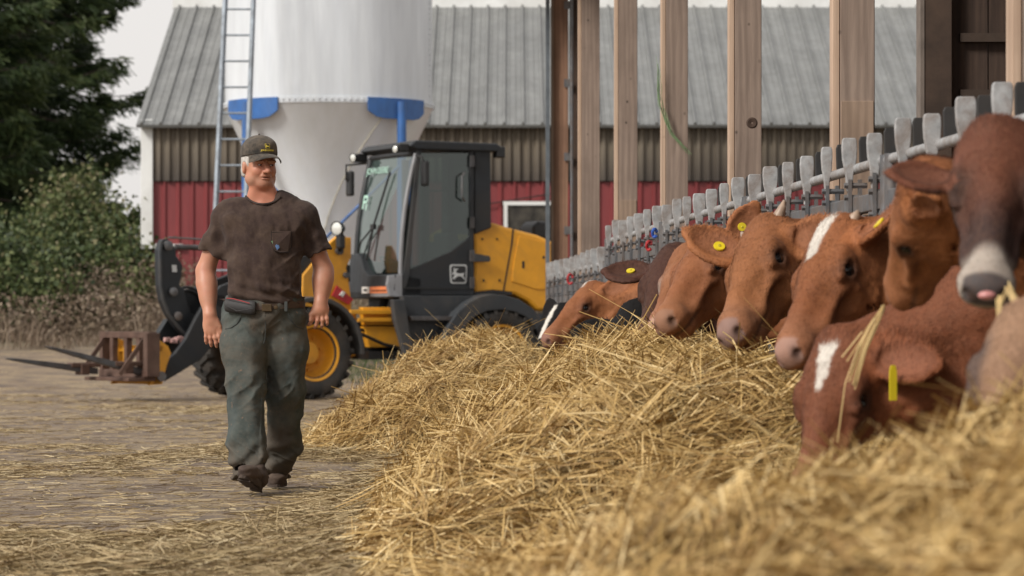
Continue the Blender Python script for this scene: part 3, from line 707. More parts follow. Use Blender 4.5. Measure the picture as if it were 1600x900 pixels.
# ------------------------------------------------------------------ headlock feed fence
UF = 2.2; SP = 0.555; ZT = 1.49
def lock_unit(par, off, sect):
    """one headlock: fixed bar, swinging bar, pale latch plate and black stop, all built at fence distance off"""
    def at(v, z, du=0): return base + dirf*v + Vector((du, 0, z))
    base = ORG_P
    j = random.uniform(-.02, .02); tw = random.uniform(.85, 1.2); th_ = random.uniform(-.012, .014)
    mb = MB(); pl = [at(off-.0+j, ZT-.10, -.035), at(off+j, ZT-.10, -.005)]
    # latch plate: tapered cast tongue facing the alley
    prof = [(.013, -.10), (.017, -.03), (.029, .03), (.032, .08), (.030, .112), (.024, .122)]
    ring = [[at(off, ZT+h, -.03)+Vector((-w_*tw, 0, th_)), at(off, ZT+h, -.03+j*.4)+Vector((w_*tw, 0, th_)), at(off+.022, ZT+h, -.03+j*.4)+Vector((w_*tw, 0, th_)), at(off+.022, ZT+h, -.03)+Vector((-w_*tw, 0, th_))] for w_, h in prof]
    o = mb.loft(ring).build('latch_plate', M['galv_worn'], par, bevel=.004)
    mb = MB(); ring = [[at(off-.03, ZT+h, .030)+Vector((-w_, 0, 0)), at(off-.03, ZT+h, .030)+Vector((w_, 0, 0)), at(off-.012, ZT+h, .030)+Vector((w_, 0, 0)), at(off-.012, ZT+h, .030)+Vector((-w_, 0, 0))] for w_, h in [(.020, .005), (.026, .03), (.028, .115), (.021, .132)]]
    mb.loft(ring).build('rubber_stop', M['rubber'], par, bevel=.003)
    mb = MB()
    for du, dv in ((-.022, 0), (.022, .01)):
        mb.box(at(off+dv, ZT-.165, du-.01), (.015, .034, .24))
    for z in (-.07, -.12, -.21): mb.tube([at(off, ZT+z, -.055), at(off, ZT+z, .04)], .013, 6)
    mb.build('hinge_strap', M['galv'], par)
    mb = MB(); mb.tube([at(off, .42, 0), at(off, ZT-.12, 0)], .019, 8)
    mb.tube([at(off+.17, .42, 0), at(off+.17, .85, 0), at(off+.09, 1.1, 0), at(off+.05, ZT-.12, 0)], .017, 8)
    mb.tube([at(off+.36, .42, 0), at(off+.38, ZT-.2, 0)], .017, 8)
    mb.build('neck_bar', M['galv'], par, smooth=True)
def panel(Y0, n, zoff, label):
    global ORG_P, ZT
    org = W(UF, Y0, 0); root = empty('feed_fence_panel', org); ORG_P = org
    ZT = 1.49+zoff
    tag(root, label, 'feed fence', 'galvanised headlock panels along the cattle')
    Lp = n*SP
    def at(v, z, du=0): return org+dirf*v+Vector((du, 0, z))
    MB().tube([at(-.02, ZT), at(Lp-.03, ZT)], .021, 10).build('top_rail', M['galv_worn'], root, smooth=True)
    MB().beam(at(0, ZT-.155, .0), at(Lp-.05, ZT-.155, .0), .045, .07).build('channel', M['galv'], root, bevel=.004)
    MB().tube([at(0, .42), at(Lp-.05, .42)], .03, 10).build('bottom_rail', M['galv'], root, smooth=True)
    for v in (0.01, Lp-.06):
        MB().tube([at(v, .1), at(v, ZT+.02)], .03, 10).build('end_post', M['galv'], root, smooth=True)
    for k in range(n): lock_unit(root, .12+k*SP, 0)
    return root
YF0 = 3.9
dl = ['nearest headlock panel, partly cut off at the right edge of the photo', 'headlock panel behind the dark faced cow', 'headlock panel behind the cow with a white blaze',
      'headlock panel behind the horned brown cow', 'headlock panel behind the dark red cow, with red and blue ties']
pan = []
for i in range(5):
    pan.append(panel(YF0+i*3.9, 7, 0, dl[i]))
YE = YF0+5*3.65
pan.append(panel(23.45, 7, -.17, 'lower headlock panel behind the farthest brown calf')); pan.append(panel(27.35, 4, -.17, 'farthest low headlock panel, ending at the brown corner post'))
ZT = 1.49
# kerb under the fence
mb = MB(); mb.prism([W(2.12, 3, 0), W(2.28, 3, 0), W(2.28, 32, 0), W(2.12, 32, 0)], (0,0,.42)); tag(mb.build('feed_kerb', M['concrete'], None, bevel=.01), 'low concrete kerb under the headlock fence', 'kerb', None, 'structure')
# stall floor
mb = MB(); mb.prism([W(2.28, 3, .004), W(8.3, 3, .004), W(8.3, 32, .004), W(2.28, 32, .004)], (0,0,.05)); tag(mb.build('stall_floor', M['concrete'], None), 'concrete floor inside the cattle barn', None, kind='structure')
def loop(px, py, u, rr, mat, label, ang=0):
    Y = u*FP/(px-510); c = PX(px, py, Y); pts = [c+Vector((rr*.75*math.cos(a), .01*math.sin(2*a), rr*1.4*math.sin(a))) for a in np.linspace(.2, 5.6, 12)]
    o = MB().tube(pts, .011, 7).build('rope_tie', mat, None, smooth=True); tag(o, label, 'rope')
redm = simple('red_rope', (.40, .025, .03), .6); blum = simple('blue_rope', (.03, .10, .42), .6)
loop(1014, 384, 2.12, .02, redm, 'red rope tie knotted on the fence above the dark red cow')
loop(1023, 364, 2.12, .018, blum, 'blue rope tie on the fence above the dark red cow')
loop(891, 436, 2.12, .03, redm, 'red rope tie on the far low fence above the calf')
# ------------------------------------------------------------------ wheel loader
PIV = Vector((-1.81, 34.55, 0))
class Frame:
    def __init__(s, o, a):
        a = R(a); s.o = Vector(o); s.f = Vector((-math.cos(a), -math.sin(a), 0)); s.n = Vector((math.sin(a), -math.cos(a), 0)); s.z = Vector((0,0,1))
        s.M = Matrix((s.f, s.n, s.z)).transposed()
    def __call__(s, x, y, z): return s.o+s.f*x+s.n*y+s.z*z
    def px(s, ly, px, py):
        """point of the lengthwise plane y=ly seen at the given photo position"""
        C = Vector((0,0,CH)); d = Vector(((px-800)/FP, 1, (HZ-py)/FP)); t = (ly+(s.o-C).dot(s.n))/d.dot(s.n)
        return C+d*t
    def pp(s, ly, pts, th, mb=None, inward=True):
        mb = mb or MB(); return mb.prism([s.px(ly, *p) for p in pts], s.n*(-th if inward else th))
    def loc(s, P): d = P-s.o; return d.dot(s.f), d.dot(s.n), d.z
FR = Frame(PIV, 36); RR = Frame(PIV, 27)
M['yellow'] = simple('loader_yellow', (.76, .345, .018), .42, 0, .08, 3, dirt=(.26, .15, .06), dirtamt=.6, bump=.05)
M['slate'] = simple('slate_paint', (.010, .013, .017), .42, 0, .2, 3, dirt=(.075, .062, .05), dirtamt=.30, bump=.06)
M['slate_lt'] = simple('slate_plastic', (.028, .032, .037), .55, 0, .2, 3, dirt=(.12, .10, .08), dirtamt=.6, bump=.1)
M['silver'] = simple('silver_panel', (.23, .235, .25), .4, .2, .1, 3, dirt=(.13, .11, .09), dirtamt=.4)
M['rust_brown'] = simple('rusty_brown', (.085, .045, .032), .6, .1, .35, 7, dirt=(.19, .13, .10), dirtamt=.5, bump=.2)
M['steel_dark'] = simple('worn_steel', (.10, .10, .105), .4, .6, .3, 8, dirt=(.09, .065, .05), dirtamt=.6)
M['chrome'] = simple('chrome', (.6, .6, .6), .15, .95, .05, 5, bump=0)
M['lamp_glass'] = simple('lamp_glass', (.75, .76, .72), .12, .3, .1, 20, bump=0)
M['black'] = simple('black_plastic', (.012, .012, .013), .45, 0, .2, 6, bump=0)
M['orange'] = simple('orange_decal', (.65, .20, .075), .5, 0, .1, 5, bump=0)
M['decal_white'] = simple('white_decal', (.68, .67, .64), .5, 0, .08, 5, bump=0)
M['silver_logo'] = simple('silver_emblem', (.52, .53, .53), .4, .1, .05, 5, bump=0)
def glassmat(name, tint, tr, rough=.06, tc=(.45, .55, .52), refl=.10):
    t = NT(name); t.color(tint).set(Roughness=rough); t.p.inputs['Specular IOR Level'].default_value = .6
    tb = t.n.new('ShaderNodeBsdfTransparent'); tb.inputs[0].default_value = (*tc, 1)
    gb = t.n.new('ShaderNodeBsdfGlossy'); gb.inputs['Roughness'].default_value = rough; gb.inputs[0].default_value = (.9, .95, .93, 1)
    fr = t.n.new('ShaderNodeFresnel'); fr.inputs[0].default_value = 1.55
    ms = t.n.new('ShaderNodeMixShader'); ms.inputs[0].default_value = tr; t.link(t.p.outputs[0], ms.inputs[1]); t.link(tb.outputs[0], ms.inputs[2])
    m2 = t.n.new('ShaderNodeMixShader'); m2.inputs[0].default_value = refl; t.link(ms.outputs[0], m2.inputs[1]); t.link(gb.outputs[0], m2.inputs[2])
    t.link(m2.outputs[0], t.n['Material Output'].inputs[0]); return t.m
M['windscreen'] = glassmat('windscreen_glass', (.04, .065, .062), .66, tc=(.36, .50, .46), refl=.20)
M['side_glass'] = glassmat('side_glass', (.012, .018, .018), .72, tc=(.42, .54, .50), refl=.07)
LD = tag(empty('wheel_loader', PIV), 'yellow and dark grey wheel loader with pallet fork parked behind the walking man', 'loader')
# wheels
def wheel(fr, x, y, outer, shown=True):
    c = fr(x, y, .52); ax = fr.n*outer
    we = empty('wheel', c, LD)
    mb = MB(); Rt = .52; hw = .20
    prof = [(.27, -hw*.8), (.31, -hw*.95), (.40, -hw*1.08), (.46, -hw*1.02), (.485, -hw*.8), (.492, -hw*.4), (.495, 0), (.492, hw*.4), (.485, hw*.8), (.46, hw*1.02), (.40, hw*1.08), (.31, hw*.95), (.27, hw*.8)]
    mb.lathe(c, ax, prof, 48)
    x1 = ax.cross(Vector((0,0,1))).normalized(); y1 = ax.cross(x1)
    for k in range(22):          # angled lugs, alternating halves
        for sd_ in (-1, 1):
            a0 = 2*math.pi*(k+.5*(sd_ > 0))/22
            def q(a, r_, h): return c+(x1*math.cos(a)+y1*math.sin(a))*r_+ax*h
            aw = .055
            pin = [(a0, .0), (a0+.19, sd_*hw*1.03)]
            A = [q(pin[0][0]-aw, .488, 0), q(pin[0][0]+aw, .488, 0), q(pin[1][0]+aw, .478, pin[1][1]), q(pin[1][0]-aw, .478, pin[1][1])]
            B = [q(pin[0][0]-aw*.8, Rt, 0), q(pin[0][0]+aw*.8, Rt, 0), q(pin[1][0]+aw*.8, Rt-.012, pin[1][1]), q(pin[1][0]-aw*.8, Rt-.012, pin[1][1])]
            C_ = [q(pin[1][0]+aw*.6, .435, sd_*hw*1.12), q(pin[1][0]-aw*.6, .435, sd_*hw*1.12)]
            mb.add(A+B+C_, [(4,5,6,7),(0,1,5,4),(1,2,6,5),(3,0,4,7),(6,7,9,8),(2,6,8),(7,3,9)])
    mb.build('tyre', M['tyre'], we, smooth=True)
    rim = MB(); rim.lathe(c, ax, [(.285, hw*.93), (.315, hw*.98), (.318, hw*.86), (.285, hw*.80), (.275, hw*.55), (.262, hw*.15), (.235, -.02), (.20, -.035), (.15, -.03), (.142, .0), (.135, .055), (.12, .072), (.001, .075)], 40)
    rim.lathe(c, ax, [(.285, -hw*.93), (.315, -hw*.98), (.318, -hw*.86), (.275, -hw*.6), (.262, -hw*.15), (.235, -.02)], 40)
    for k in range(8):
        a = 2*math.pi*k/8+.2; b = c+(x1*math.cos(a)+y1*math.sin(a))*.195+ax*(-.03); rim.tube([b, b+ax*.03], .016, 6)
    rim.build('rim', M['yellow'], we, smooth=True)
    va = c+(x1*math.cos(.5)+y1*math.sin(.5))*.27+ax*.07; MB().tube([va, va+ax*.05], .01, 6).build('valve', M['black'], we)
wheel(FR, 1.15, .76, 1); wheel(FR, 1.15, -.76, -1); wheel(RR, -1.42, .76, 1); wheel(RR, -1.42, -.76, -1)
# axles and chassis
mb = MB(); mb.tube([FR(1.15, -.6, .52), FR(1.15, .6, .52)], .12, 12); mb.tube([RR(-1.42, -.6, .52), RR(-1.42, .6, .52)], .12, 12); mb.ball(FR(1.15, 0, .52), .2, 12); mb.build('axle', M['yellow'], LD, smooth=True)
mb = MB(); mb.box(FR(.75, 0, .72), (1.2, .5, .5), FR.M); mb.build('front_frame', M['yellow'], LD, bevel=.02)
mb = MB(); mb.box(RR(-1.15, 0, .66), (2.3, .62, .42), RR.M); mb.build('rear_frame', M['black'], LD, bevel=.02)
mb = MB(); mb.tube([FR(.12, 0, .45), FR(.12, 0, 1.0)], .11, 12); mb.box(FR(-.02, 0, .58), (.4, .3, .1), FR.M); mb.build('pivot', M['yellow'], LD)
mb = MB()
for pts in ([(566, 480), (627, 480), (628, 508), (571, 508)], [(569, 510), (633, 510), (637, 543), (577, 543)]): RR.pp(.45, pts, .12, mb)
mb.build('side_beam', M['yellow'], LD, bevel=.01)
mb = MB(); RR.pp(.5, [(548, 484), (612, 484), (612, 491), (548, 491)], .05, mb); RR.pp(.5, [(560, 497), (612, 497), (612, 503), (560, 503)], .05, mb); mb.build('hydraulic_line', M['yellow'], LD, bevel=.006)
mb = MB(); mb.tube([RR.px(.5, 560, 520), RR.px(.5, 600, 538), RR.px(.5, 640, 548)], .02, 8); mb.tube([RR.px(.42, 556, 512), RR.px(.42, 590, 524), RR.px(.42, 630, 520)], .018, 8); mb.build('hose', M['black'], LD, smooth=True)
mb = MB(); RR.pp(.56, [(577, 549), (650, 549), (668, 560), (575, 562)], .7, mb); mb.build('belly_plate', M['black'], LD)
# front fenders
def arc_fender(fr, x, yo, r0, r1, a0, a1, wd_, mat, name, flat=0):
    mb = MB(); n_ = 14; rings = []
    for i in range(n_):
        a = R(a0+(a1-a0)*i/(n_-1)); ca, sa = math.cos(a), math.sin(a)
        rings.append([fr(x+ca*r1, yo, .52+sa*r1), fr(x+ca*r1, yo-wd_, .52+sa*r1), fr(x+ca*r0, yo-wd_, .52+sa*r0), fr(x+ca*r0, yo, .52+sa*r0)])
    mb.loft(rings, True); return mb.build(name, mat, LD, bevel=.006)
arc_fender(FR, 1.13, .97, .575, .625, 45, 182, .42, M['slate_lt'], 'fender')
arc_fender(FR, 1.13, -.55, .575, .625, 45, 182, .42, M['slate_lt'], 'fender')
# rear fender: broad moulded arch
mb = MB(); RR.pp(.98, [(683, 560), (690, 536), (700, 511), (715, 488), (733, 472), (750, 463), (770, 459), (790, 461), (812, 468), (834, 483), (846, 497), (855, 520), (843, 522), (836, 510), (822, 495), (803, 487), (783, 484), (762, 486), (744, 494), (729, 508), (720, 527), (714, 560)], .46, mb)
mb.build('fender', M['slate_lt'], LD, bevel=.012)
mb = MB(); mb.prism([RR(-1.42+.66, -.98, .9), RR(-1.42+.35, -.98, 1.2), RR(-1.42-.4, -.98, 1.2), RR(-1.42-.66, -.98, .9), RR(-1.42-.6, -.98, .86), RR(-1.42-.36, -.98, 1.12), RR(-1.42+.33, -.98, 1.12), RR(-1.42+.6, -.98, .86)], RR.n*.4); mb.build('fender', M['slate_lt'], LD, bevel=.01)
# step and side skirts
mb = MB(); RR.pp(.80, [(630, 462), (739, 462), (738, 470), (712, 491), (698, 512), (684, 540), (684, 553), (640, 553), (634, 520)], .12, mb); mb.build('side_skirt', M['slate_lt'], LD, bevel=.008)
mb = MB(); RR.pp(.93, [(642, 494), (712, 494), (703, 501), (645, 501)], .14, mb); mb.build('step', M['steel_dark'], LD, bevel=.006)
mb = MB(); RR.pp(.92, [(614, 468), (633, 468), (641, 520), (651, 557), (634, 558), (626, 528), (618, 500)], .10, mb); mb.build('step_guard', M['slate_lt'], LD, bevel=.012)
mb = MB(); RR.pp(.90, [(636, 551), (684, 551), (684, 556), (636, 556)], .2, mb); mb.build('step', M['steel_dark'], LD, bevel=.004)
# ---- cab
CN = .66   # near side
mb = MB(); RR.pp(CN, [(632, 452), (636, 438), (641, 421), (705, 393), (725, 378), (736, 369), (739, 457), (739, 461), (632, 461)], .05, mb); door = mb.build('door', M['slate'], LD, bevel=.006)
mb = MB(); RR.pp(CN+.012, [(632, 449), (738, 449), (738, 451.5), (632, 451.5)], .02, mb); mb.build('door_trim', M['black'], door)
def glass(fr, ly, pts, th=.012): return MB().prism([fr.px(ly, *p) for p in pts], -fr.n*th)
g_ = glass(RR, CN-.015, [(657, 239), (735, 239), (735, 371), (724, 379), (705, 394), (641, 422), (645, 360), (652, 300)]).build('door_glass', M['side_glass'], door)
mb = MB(); RR.pp(CN+.008, [(652, 232), (659, 232), (652, 300), (645, 360), (641, 424), (634, 452), (626, 452), (634, 400), (641, 340), (647, 280)], .07, mb); mb.build('pillar', M['slate_lt'], LD, bevel=.008)
mb = MB(); RR.pp(CN+.008, [(734, 232), (740, 232), (741, 461), (736, 461)], .07, mb); mb.build('pillar', M['slate'], LD, bevel=.006)
mb = MB(); RR.pp(CN, [(742, 232), (767, 236), (768, 356), (742, 366)], .9, mb); mb.build('rear_pillar', M['slate'], LD, bevel=.015)
mb = MB(); mb.tube([RR.px(CN+.02, 726, 270), RR.px(CN+.06, 722, 275), RR.px(CN+.06, 722, 308), RR.px(CN+.02, 726, 314)], .012, 6); mb.build('grab_handle', M['galv'], LD, smooth=True)
for py in (252, 348, 400, 442):
    mb = MB(); RR.pp(CN+.03, [(735, py-9), (742, py-9), (742, py+9), (735, py+9)], .03, mb); mb.build('hinge', M['steel_dark'], door, bevel=.004)
mb = MB(); RR.pp(CN+.03, [(742, 396), (765, 400), (767, 405), (765, 409), (742, 409)], .03, mb); mb.build('latch', M['slate_lt'], LD, bevel=.004)
# roof: slab from front edge to rear edge, overhanging
xa_, _, za_ = RR.loc(RR.px(CN, 650, 226)); xb_, _, zb_ = RR.loc(RR.px(CN, 775, 226))
mb = MB(); mb.prism([RR(xa_+.10, .70, za_-.02), RR(xa_+.02, .70, za_+.05), RR(xb_, .70, za_+.04), RR(xb_-.06, .70, za_-.0), RR(xb_-.02, .70, za_-.06), RR(xa_, .70, za_-.06)], -RR.n*1.40); roofc = mb.build('cab_roof', M['slate'], LD, bevel=.02)
mb = MB(); mb.box(RR(xb_-.05, .64, za_-.06), (.11, .12, .13), RR.M); mb.build('work_lamp', M['black'], roofc, bevel=.015)
# windscreen between the two front pillars
def loc3(px, py, ly): x, y, z = RR.loc(RR.px(ly, px, py)); return x, z
xt, zt_ = loc3(652, 240, CN); xm, zm = loc3(628, 428, CN)
bot = [(xm, zm)]
dx = (xt-xm); dz = (zt_-zm)
def ws(fy, fz):   # fy 0 near..1 far, fz 0 bottom .. 1 top ; slight bulge forward
    b = .10*(1-(2*fy-1)**2); return RR(xm+dx*fz+b*(1-.3*fz)+.05*math.sin(math.pi*fz), CN-.04-(2*CN-.08)*fy, zm+dz*fz)
mb = MB(); rings = []
for i in range(9):
    fy = i/8; z0 = .01 if fy < .48 else .01+.155*sstep(.48, .7, fy)
    z0 = float(z0)+ (.0)
    rings.append([ws(fy, z0+(1-z0)*k/6) for k in range(7)])
v = [p for r_ in rings for p in r_]; mb.add(v, [(i*7+k, i*7+k+1, (i+1)*7+k+1, (i+1)*7+k) for i in range(8) for k in range(6)])
wsc = mb.build('windscreen', M['windscreen'], LD, smooth=True)
far = [ws(1, k/6)+RR.n*.0 for k in range(7)]; MB().tube(far, .035, 8).build('pillar', M['slate'], LD, smooth=True)
near = [ws(0, k/6)+RR.f*.01+RR.n*.02 for k in range(7)]; MB().tube(near, .026, 8).build('pillar', M['silver'], LD, smooth=True)
mb = MB(); mb.tube([ws(i/8, 1) for i in range(9)], .03, 6); mb.build('screen_frame', M['slate'], LD, smooth=True)
# faint screen lettering and sticker
tx = None
def text_mesh(body, size, ext=.002):
    cu = bpy.data.curves.new('txt', 'FONT'); cu.body = body; cu.size = size; cu.extrude = ext; cu.align_x = 'CENTER'; cu.align_y = 'CENTER'
    o = bpy.data.objects.new('txt', cu); COL.objects.link(o); dg = bpy.context.evaluated_depsgraph_get(); dg.update()
    me = bpy.data.meshes.new_from_object(o.evaluated_get(dg)); COL.objects.unlink(o); bpy.data.objects.remove(o); bpy.data.curves.remove(cu); return me
def place_text(name, body, size, c, xdir, ydir, mat, parent, ext=.002, bend=None, wide=1):
    me = text_mesh(body, size, ext); xdir = Vector(xdir).normalized(); ydir = Vector(ydir).normalized(); z = xdir.cross(ydir)
    for v_ in me.vertices:
        p = v_.co.copy(); p.x *= wide
        v_.co = bend(p) if bend else Vector(c)+xdir*p.x+ydir*p.y+z*p.z
    me.materials.clear(); me.materials.append(mat); return link_mesh(name, me, parent)
pale = simple('pale_green_print', (.40, .62, .52), .5, bump=0)
place_text('screen_lettering', 'JOHN DEERE', .105, ws(.62, .88)+RR.f*.02, RR.n, (ws(.5, 1)-ws(.5, 0)), pale, wsc)
st = MB(); q0, qx, qy = ws(.76, .62)+RR.f*.03, RR.n, (ws(.5, 1)-ws(.5, 0)).normalized()
for (a, b, c_, d_) in ((-.05, .0, .025, .16), (.0, .065, .09, .03), (.045, .02, .03, .09), (.0, .0, .09, .03), (.045, -.05, .03, .09)): st.box(q0+qx*a+qy*b, (.004, c_, d_), Matrix((RR.f, qx, qy)).transposed())
st.build('sticker', pale, wsc)
# wiper with arm
mb = MB(); pv = ws(.42, .40)+RR.f*.05; mb.tube([ws(.30, .86)+RR.f*.04, pv, ws(.50, .12)+RR.f*.05], .013, 6)
mb.tube([ws(.95, .05)+RR.f*.05, ws(.66, .28)+RR.f*.06, pv], .011, 6); mb.tube([ws(.70, .04)+RR.f*.05, pv], .008, 6); mb.box(pv, (.04, .09, .06), RR.M); mb.build('wiper', M['black'], LD)
# cab interior: seat, column, far window, rear wall
xi = xm-.55
mb = MB(); mb.box(RR(xi-.1, .0, zm-.12), (.5, .5, .14), RR.M); mb.box(RR(xi-.33, 0, zm+.2), (.14, .46, .6), RR.M); mb.box(RR(xi-.36, 0, zm+.6), (.1, .26, .2), RR.M); mb.build('seat', M['black'], LD, bevel=.04)
mb = MB(); mb.tube([RR(xm-.05, 0, zm-.4), RR(xm-.2, 0, zm+.12)], .05, 8); mb.lathe(RR(xm-.2, 0, zm+.13), (RR.f*-.45+Vector((0,0,.9))), [(.17, -.015), (.19, 0), (.17, .015), (.155, 0), (.17, -.015)], 24); mb.build('steering_wheel', M['black'], LD, smooth=True)
mb = MB(); mb.box(RR(xm-.12, -.15, zm-.02), (.3, .5, .34), RR.M); mb.box(RR(xm-.12, .02, zm+.2), (.06, .10, .28), RR.M); mb.build('dashboard', M['black'], LD, bevel=.03)
mb = MB(); mb.box(RR((xm+xb_)/2-.1, 0, zm-.40), (xm-xb_-.1, 1.24, .4), RR.M); mb.build('cab_floor', M['slate'], LD, bevel=.02)
mb = MB(); mb.box(RR(xb_+.3, 0, zm+.05), (.05, 1.2, .7), RR.M); mb.build('cab_back', M['slate'], LD)
mb = MB(); mb.box(RR((xm+xb_)/2, -.63, zm-.05), (xm-xb_, .05, .36), RR.M); mb.build('far_door', M['slate'], LD)
MB().box(RR(xt-.45, -.63, (zm+zt_)/2), (.07, .05, zt_-zm), RR.M).build('pillar', M['slate'], LD)
MB().box(RR(xb_+.32, -.6, (zm+zt_)/2), (.10, .07, zt_-zm), RR.M).build('pillar', M['slate'], LD)
MB().box(RR(xb_+.3, .0, (zm+zt_)/2), (.05, .07, zt_-zm), RR.M).build('rear_mullion', M['slate'], LD)
MB().tube([RR.px(CN-.05, 660, 298), RR.px(CN-.05, 700, 298), RR.px(CN-.05, 733, 300)], .014, 6).build('window_bar', M['black'], door, smooth=True)
# cowl under the windscreen
mb = MB(); cp = [(630, 432), (612, 436), (597, 433), (588, 420), (581, 402), (566, 394), (551, 397), (548, 412), (548, 464), (630, 466)]
mb = MB()
prof = [(xm+.03, zm-.01), (xm+.14, zm-.02)]
z_lo = RR.loc(RR.px(CN, 620, 466))[2]
rings = []
for i in range(11):
    fy = i/10; y = CN-2*CN*fy; zt2 = float(.0+.26*sstep(.42, .68, fy)); b = .10*(1-(2*fy-1)**2)+.02
    fr_x = xm+b+.04; rings.append([RR(xm-.25, y, z_lo), RR(fr_x+.04, y, z_lo), RR(fr_x+.05, y, zm-.2), RR(fr_x+.03+dx*zt2/dz, y, zm+zt2-.01), RR(xm+b-.03+dx*zt2/dz, y, zm+zt2-.0), RR(xm-.25, y, zm-.05)])
mb.loft(rings, True); cowl = mb.build('cowl', M['slate'], LD, bevel=.012)
mb = MB(); x_, z_ = loc3(603, 440, CN); mb.prism([RR(xm+.0, CN+.015, zm-.0), RR(xm+.0, CN+.015, z_lo+.01), RR(xm+.16, CN+.015, z_lo+.02), RR(xm+.18, CN-.02, zm-.12), RR(xm+.16, CN-.02, zm-.02)], -RR.n*.05); mb.build('side_panel', M['silver'], LD, bevel=.008)
# front face lighter panel and warning decal, on the near half of the cowl front
def cf(y, z, o=.0): fy = (CN-y)/(2*CN); b = .10*(1-(2*fy-1)**2)+.02; return RR(xm+b+.04+.052+o, y, z)
mb = MB(); ys_ = [CN-.02-k*.07 for k in range(7)]; zz0, zz1 = z_lo+.02, zm-.17
v = []; 
for y in ys_: v += [cf(y, zz0, .0), cf(y, zz1-.0, .004)]
mb.add(v, [(2*k, 2*k+1, 2*k+3, 2*k+2) for k in range(6)]); mb.build('front_panel', M['silver'], cowl)
def decal(y0, y1, z0, z1, mat, nm, par, o=.008):
    mb = MB(); n_ = 4; v = []
    for k in range(n_): y = y0+(y1-y0)*k/(n_-1); v += [cf(y, z0, o), cf(y, z1, o)]
    mb.add(v, [(2*k, 2*k+1, 2*k+3, 2*k+2) for k in range(n_-1)]); return mb.build(nm, mat, par)
zd = z_lo+.06
decal(CN-.07, CN-.43, zd, zd+.075, M['orange'], 'warning_decal', cowl); decal(CN-.44, CN-.63, zd, zd+.075, M['decal_white'], 'warning_decal', cowl)
decal(CN-.49, CN-.58, zd+.025, zd+.05, M['black'], 'decal_mark', cowl, .011); decal(CN-.10, CN-.40, zd+.022, zd+.035, M['black'], 'decal_mark', cowl, .011)
# emblem on the door: rounded shield with leaping deer
def shield(s, top=.12):
    P_ = []
    for cx_, cy_, a0 in ((.72, .70, 0), (-.72, .70, 90), (-.66, -.66, 180), (.66, -.66, 270)):
        for k in range(5): a = R(a0+90*k/4); P_.append(((cx_+.26*math.cos(a))*s, (cy_+.30*math.sin(a)+top*(0))*s))
    return P_
deer = [(-.62,.10),(-.70,.02),(-.56,-.02),(-.44,.02),(-.42,-.14),(-.60,-.34),(-.66,-.52),(-.54,-.40),(-.34,-.26),(-.50,-.54),(-.36,-.40),(-.18,-.22),(.12,-.16),(.34,-.24),(.52,-.42),(.72,-.56),(.60,-.38),(.46,-.18),(.50,.0),(.62,.12),(.44,.10),(.20,.06),(-.10,.08),(-.24,.16),(-.30,.30),(-.12,.40),(-.04,.56),(-.18,.48),(-.30,.42),(-.32,.60),(-.42,.44),(-.52,.62),(-.50,.40),(-.46,.28)]
def emblem(c, xd, yd, s, parent, m_bg, m_fg, d=.004, mapf=None):
    xd = Vector(xd).normalized(); yd = Vector(yd).normalized(); nz = xd.cross(yd); c = Vector(c)
    f = mapf or (lambda x, y, h: c+xd*x+yd*y+nz*h)
    def poly(pts, h, th):
        mb_ = MB(); mb_.prism([f(x, y, h) for x, y in pts], f(0, 0, h+th)-f(0, 0, h)); return mb_
    e = poly(shield(s), 0, d).build('emblem', m_fg, parent)
    poly(shield(s*.86), d, d*.5).build('emblem_field', m_bg, parent)
    poly([(x*s*1.12, y*s*1.12) for x, y in deer], d*1.5, d*.6).build('emblem_deer', m_fg, parent); return e
ec = RR.px(CN+.004, 716, 428.5); emblem(ec, -RR.f, (0,0,1), .112, door, M['black'], M['silver_logo'], .006)
# mirrors and roof lamps
def mirror(base, knee, top, head, sz):
    mb = MB(); mb.tube([base, knee, top, head], .014, 8); m_ = mb.build('mirror_arm', M['black'], LD, smooth=True)
    mb = MB(); mb.box(head, (.06, sz[0], sz[1]), RR.M); mb.build('mirror', M['black'], m_, bevel=.025)
hp = RR(xt+.28, -.86, 1.0); 
def yp(px, py, ly): return RR.px(ly, px, py)
mirror(yp(573, 255, -.66), yp(541, 258, -.9), yp(541, 280, -.9), yp(547, 287, -.9), (.16, .30))
mirror(yp(650, 242, CN+.02), yp(660, 246, CN+.14), yp(662, 258, CN+.14), yp(664, 271, CN+.14), (.14, .29))
def lamp(c, r_, par, dirv, mat=None):
    d = Vector(dirv).normalized(); h = MB().lathe(c, d, [(.001, -r_*1.3), (r_*.6, -r_*1.2), (r_, -r_*.3), (r_*1.08, 0), (r_*1.08, .02), (r_*.95, .02)], 20).build('lamp_housing', M['black'], par, smooth=True)
    MB().lathe(c, d, [(r_*.96, .012), (r_*.6, .022), (.001, .026)], 20).build('lamp_lens', M['lamp_glass'], h, smooth=True)
fd = RR.f+Vector((.12, -.35, -.05))
MB().box(yp(563, 247, -.72), (.14, .13, .10), RR.M).build('lamp_box', M['black'], LD, bevel=.015)
lamp(yp(560, 247, -.72)+RR.f*.06+Vector((0,-.03,0)), .05, LD, fd)
MB().box(yp(629, 231, .60), (.12, .12, .09), RR.M).build('lamp_box', M['black'], LD, bevel=.012)
lamp(yp(626, 233, .60)+RR.f*.06, .045, LD, fd)
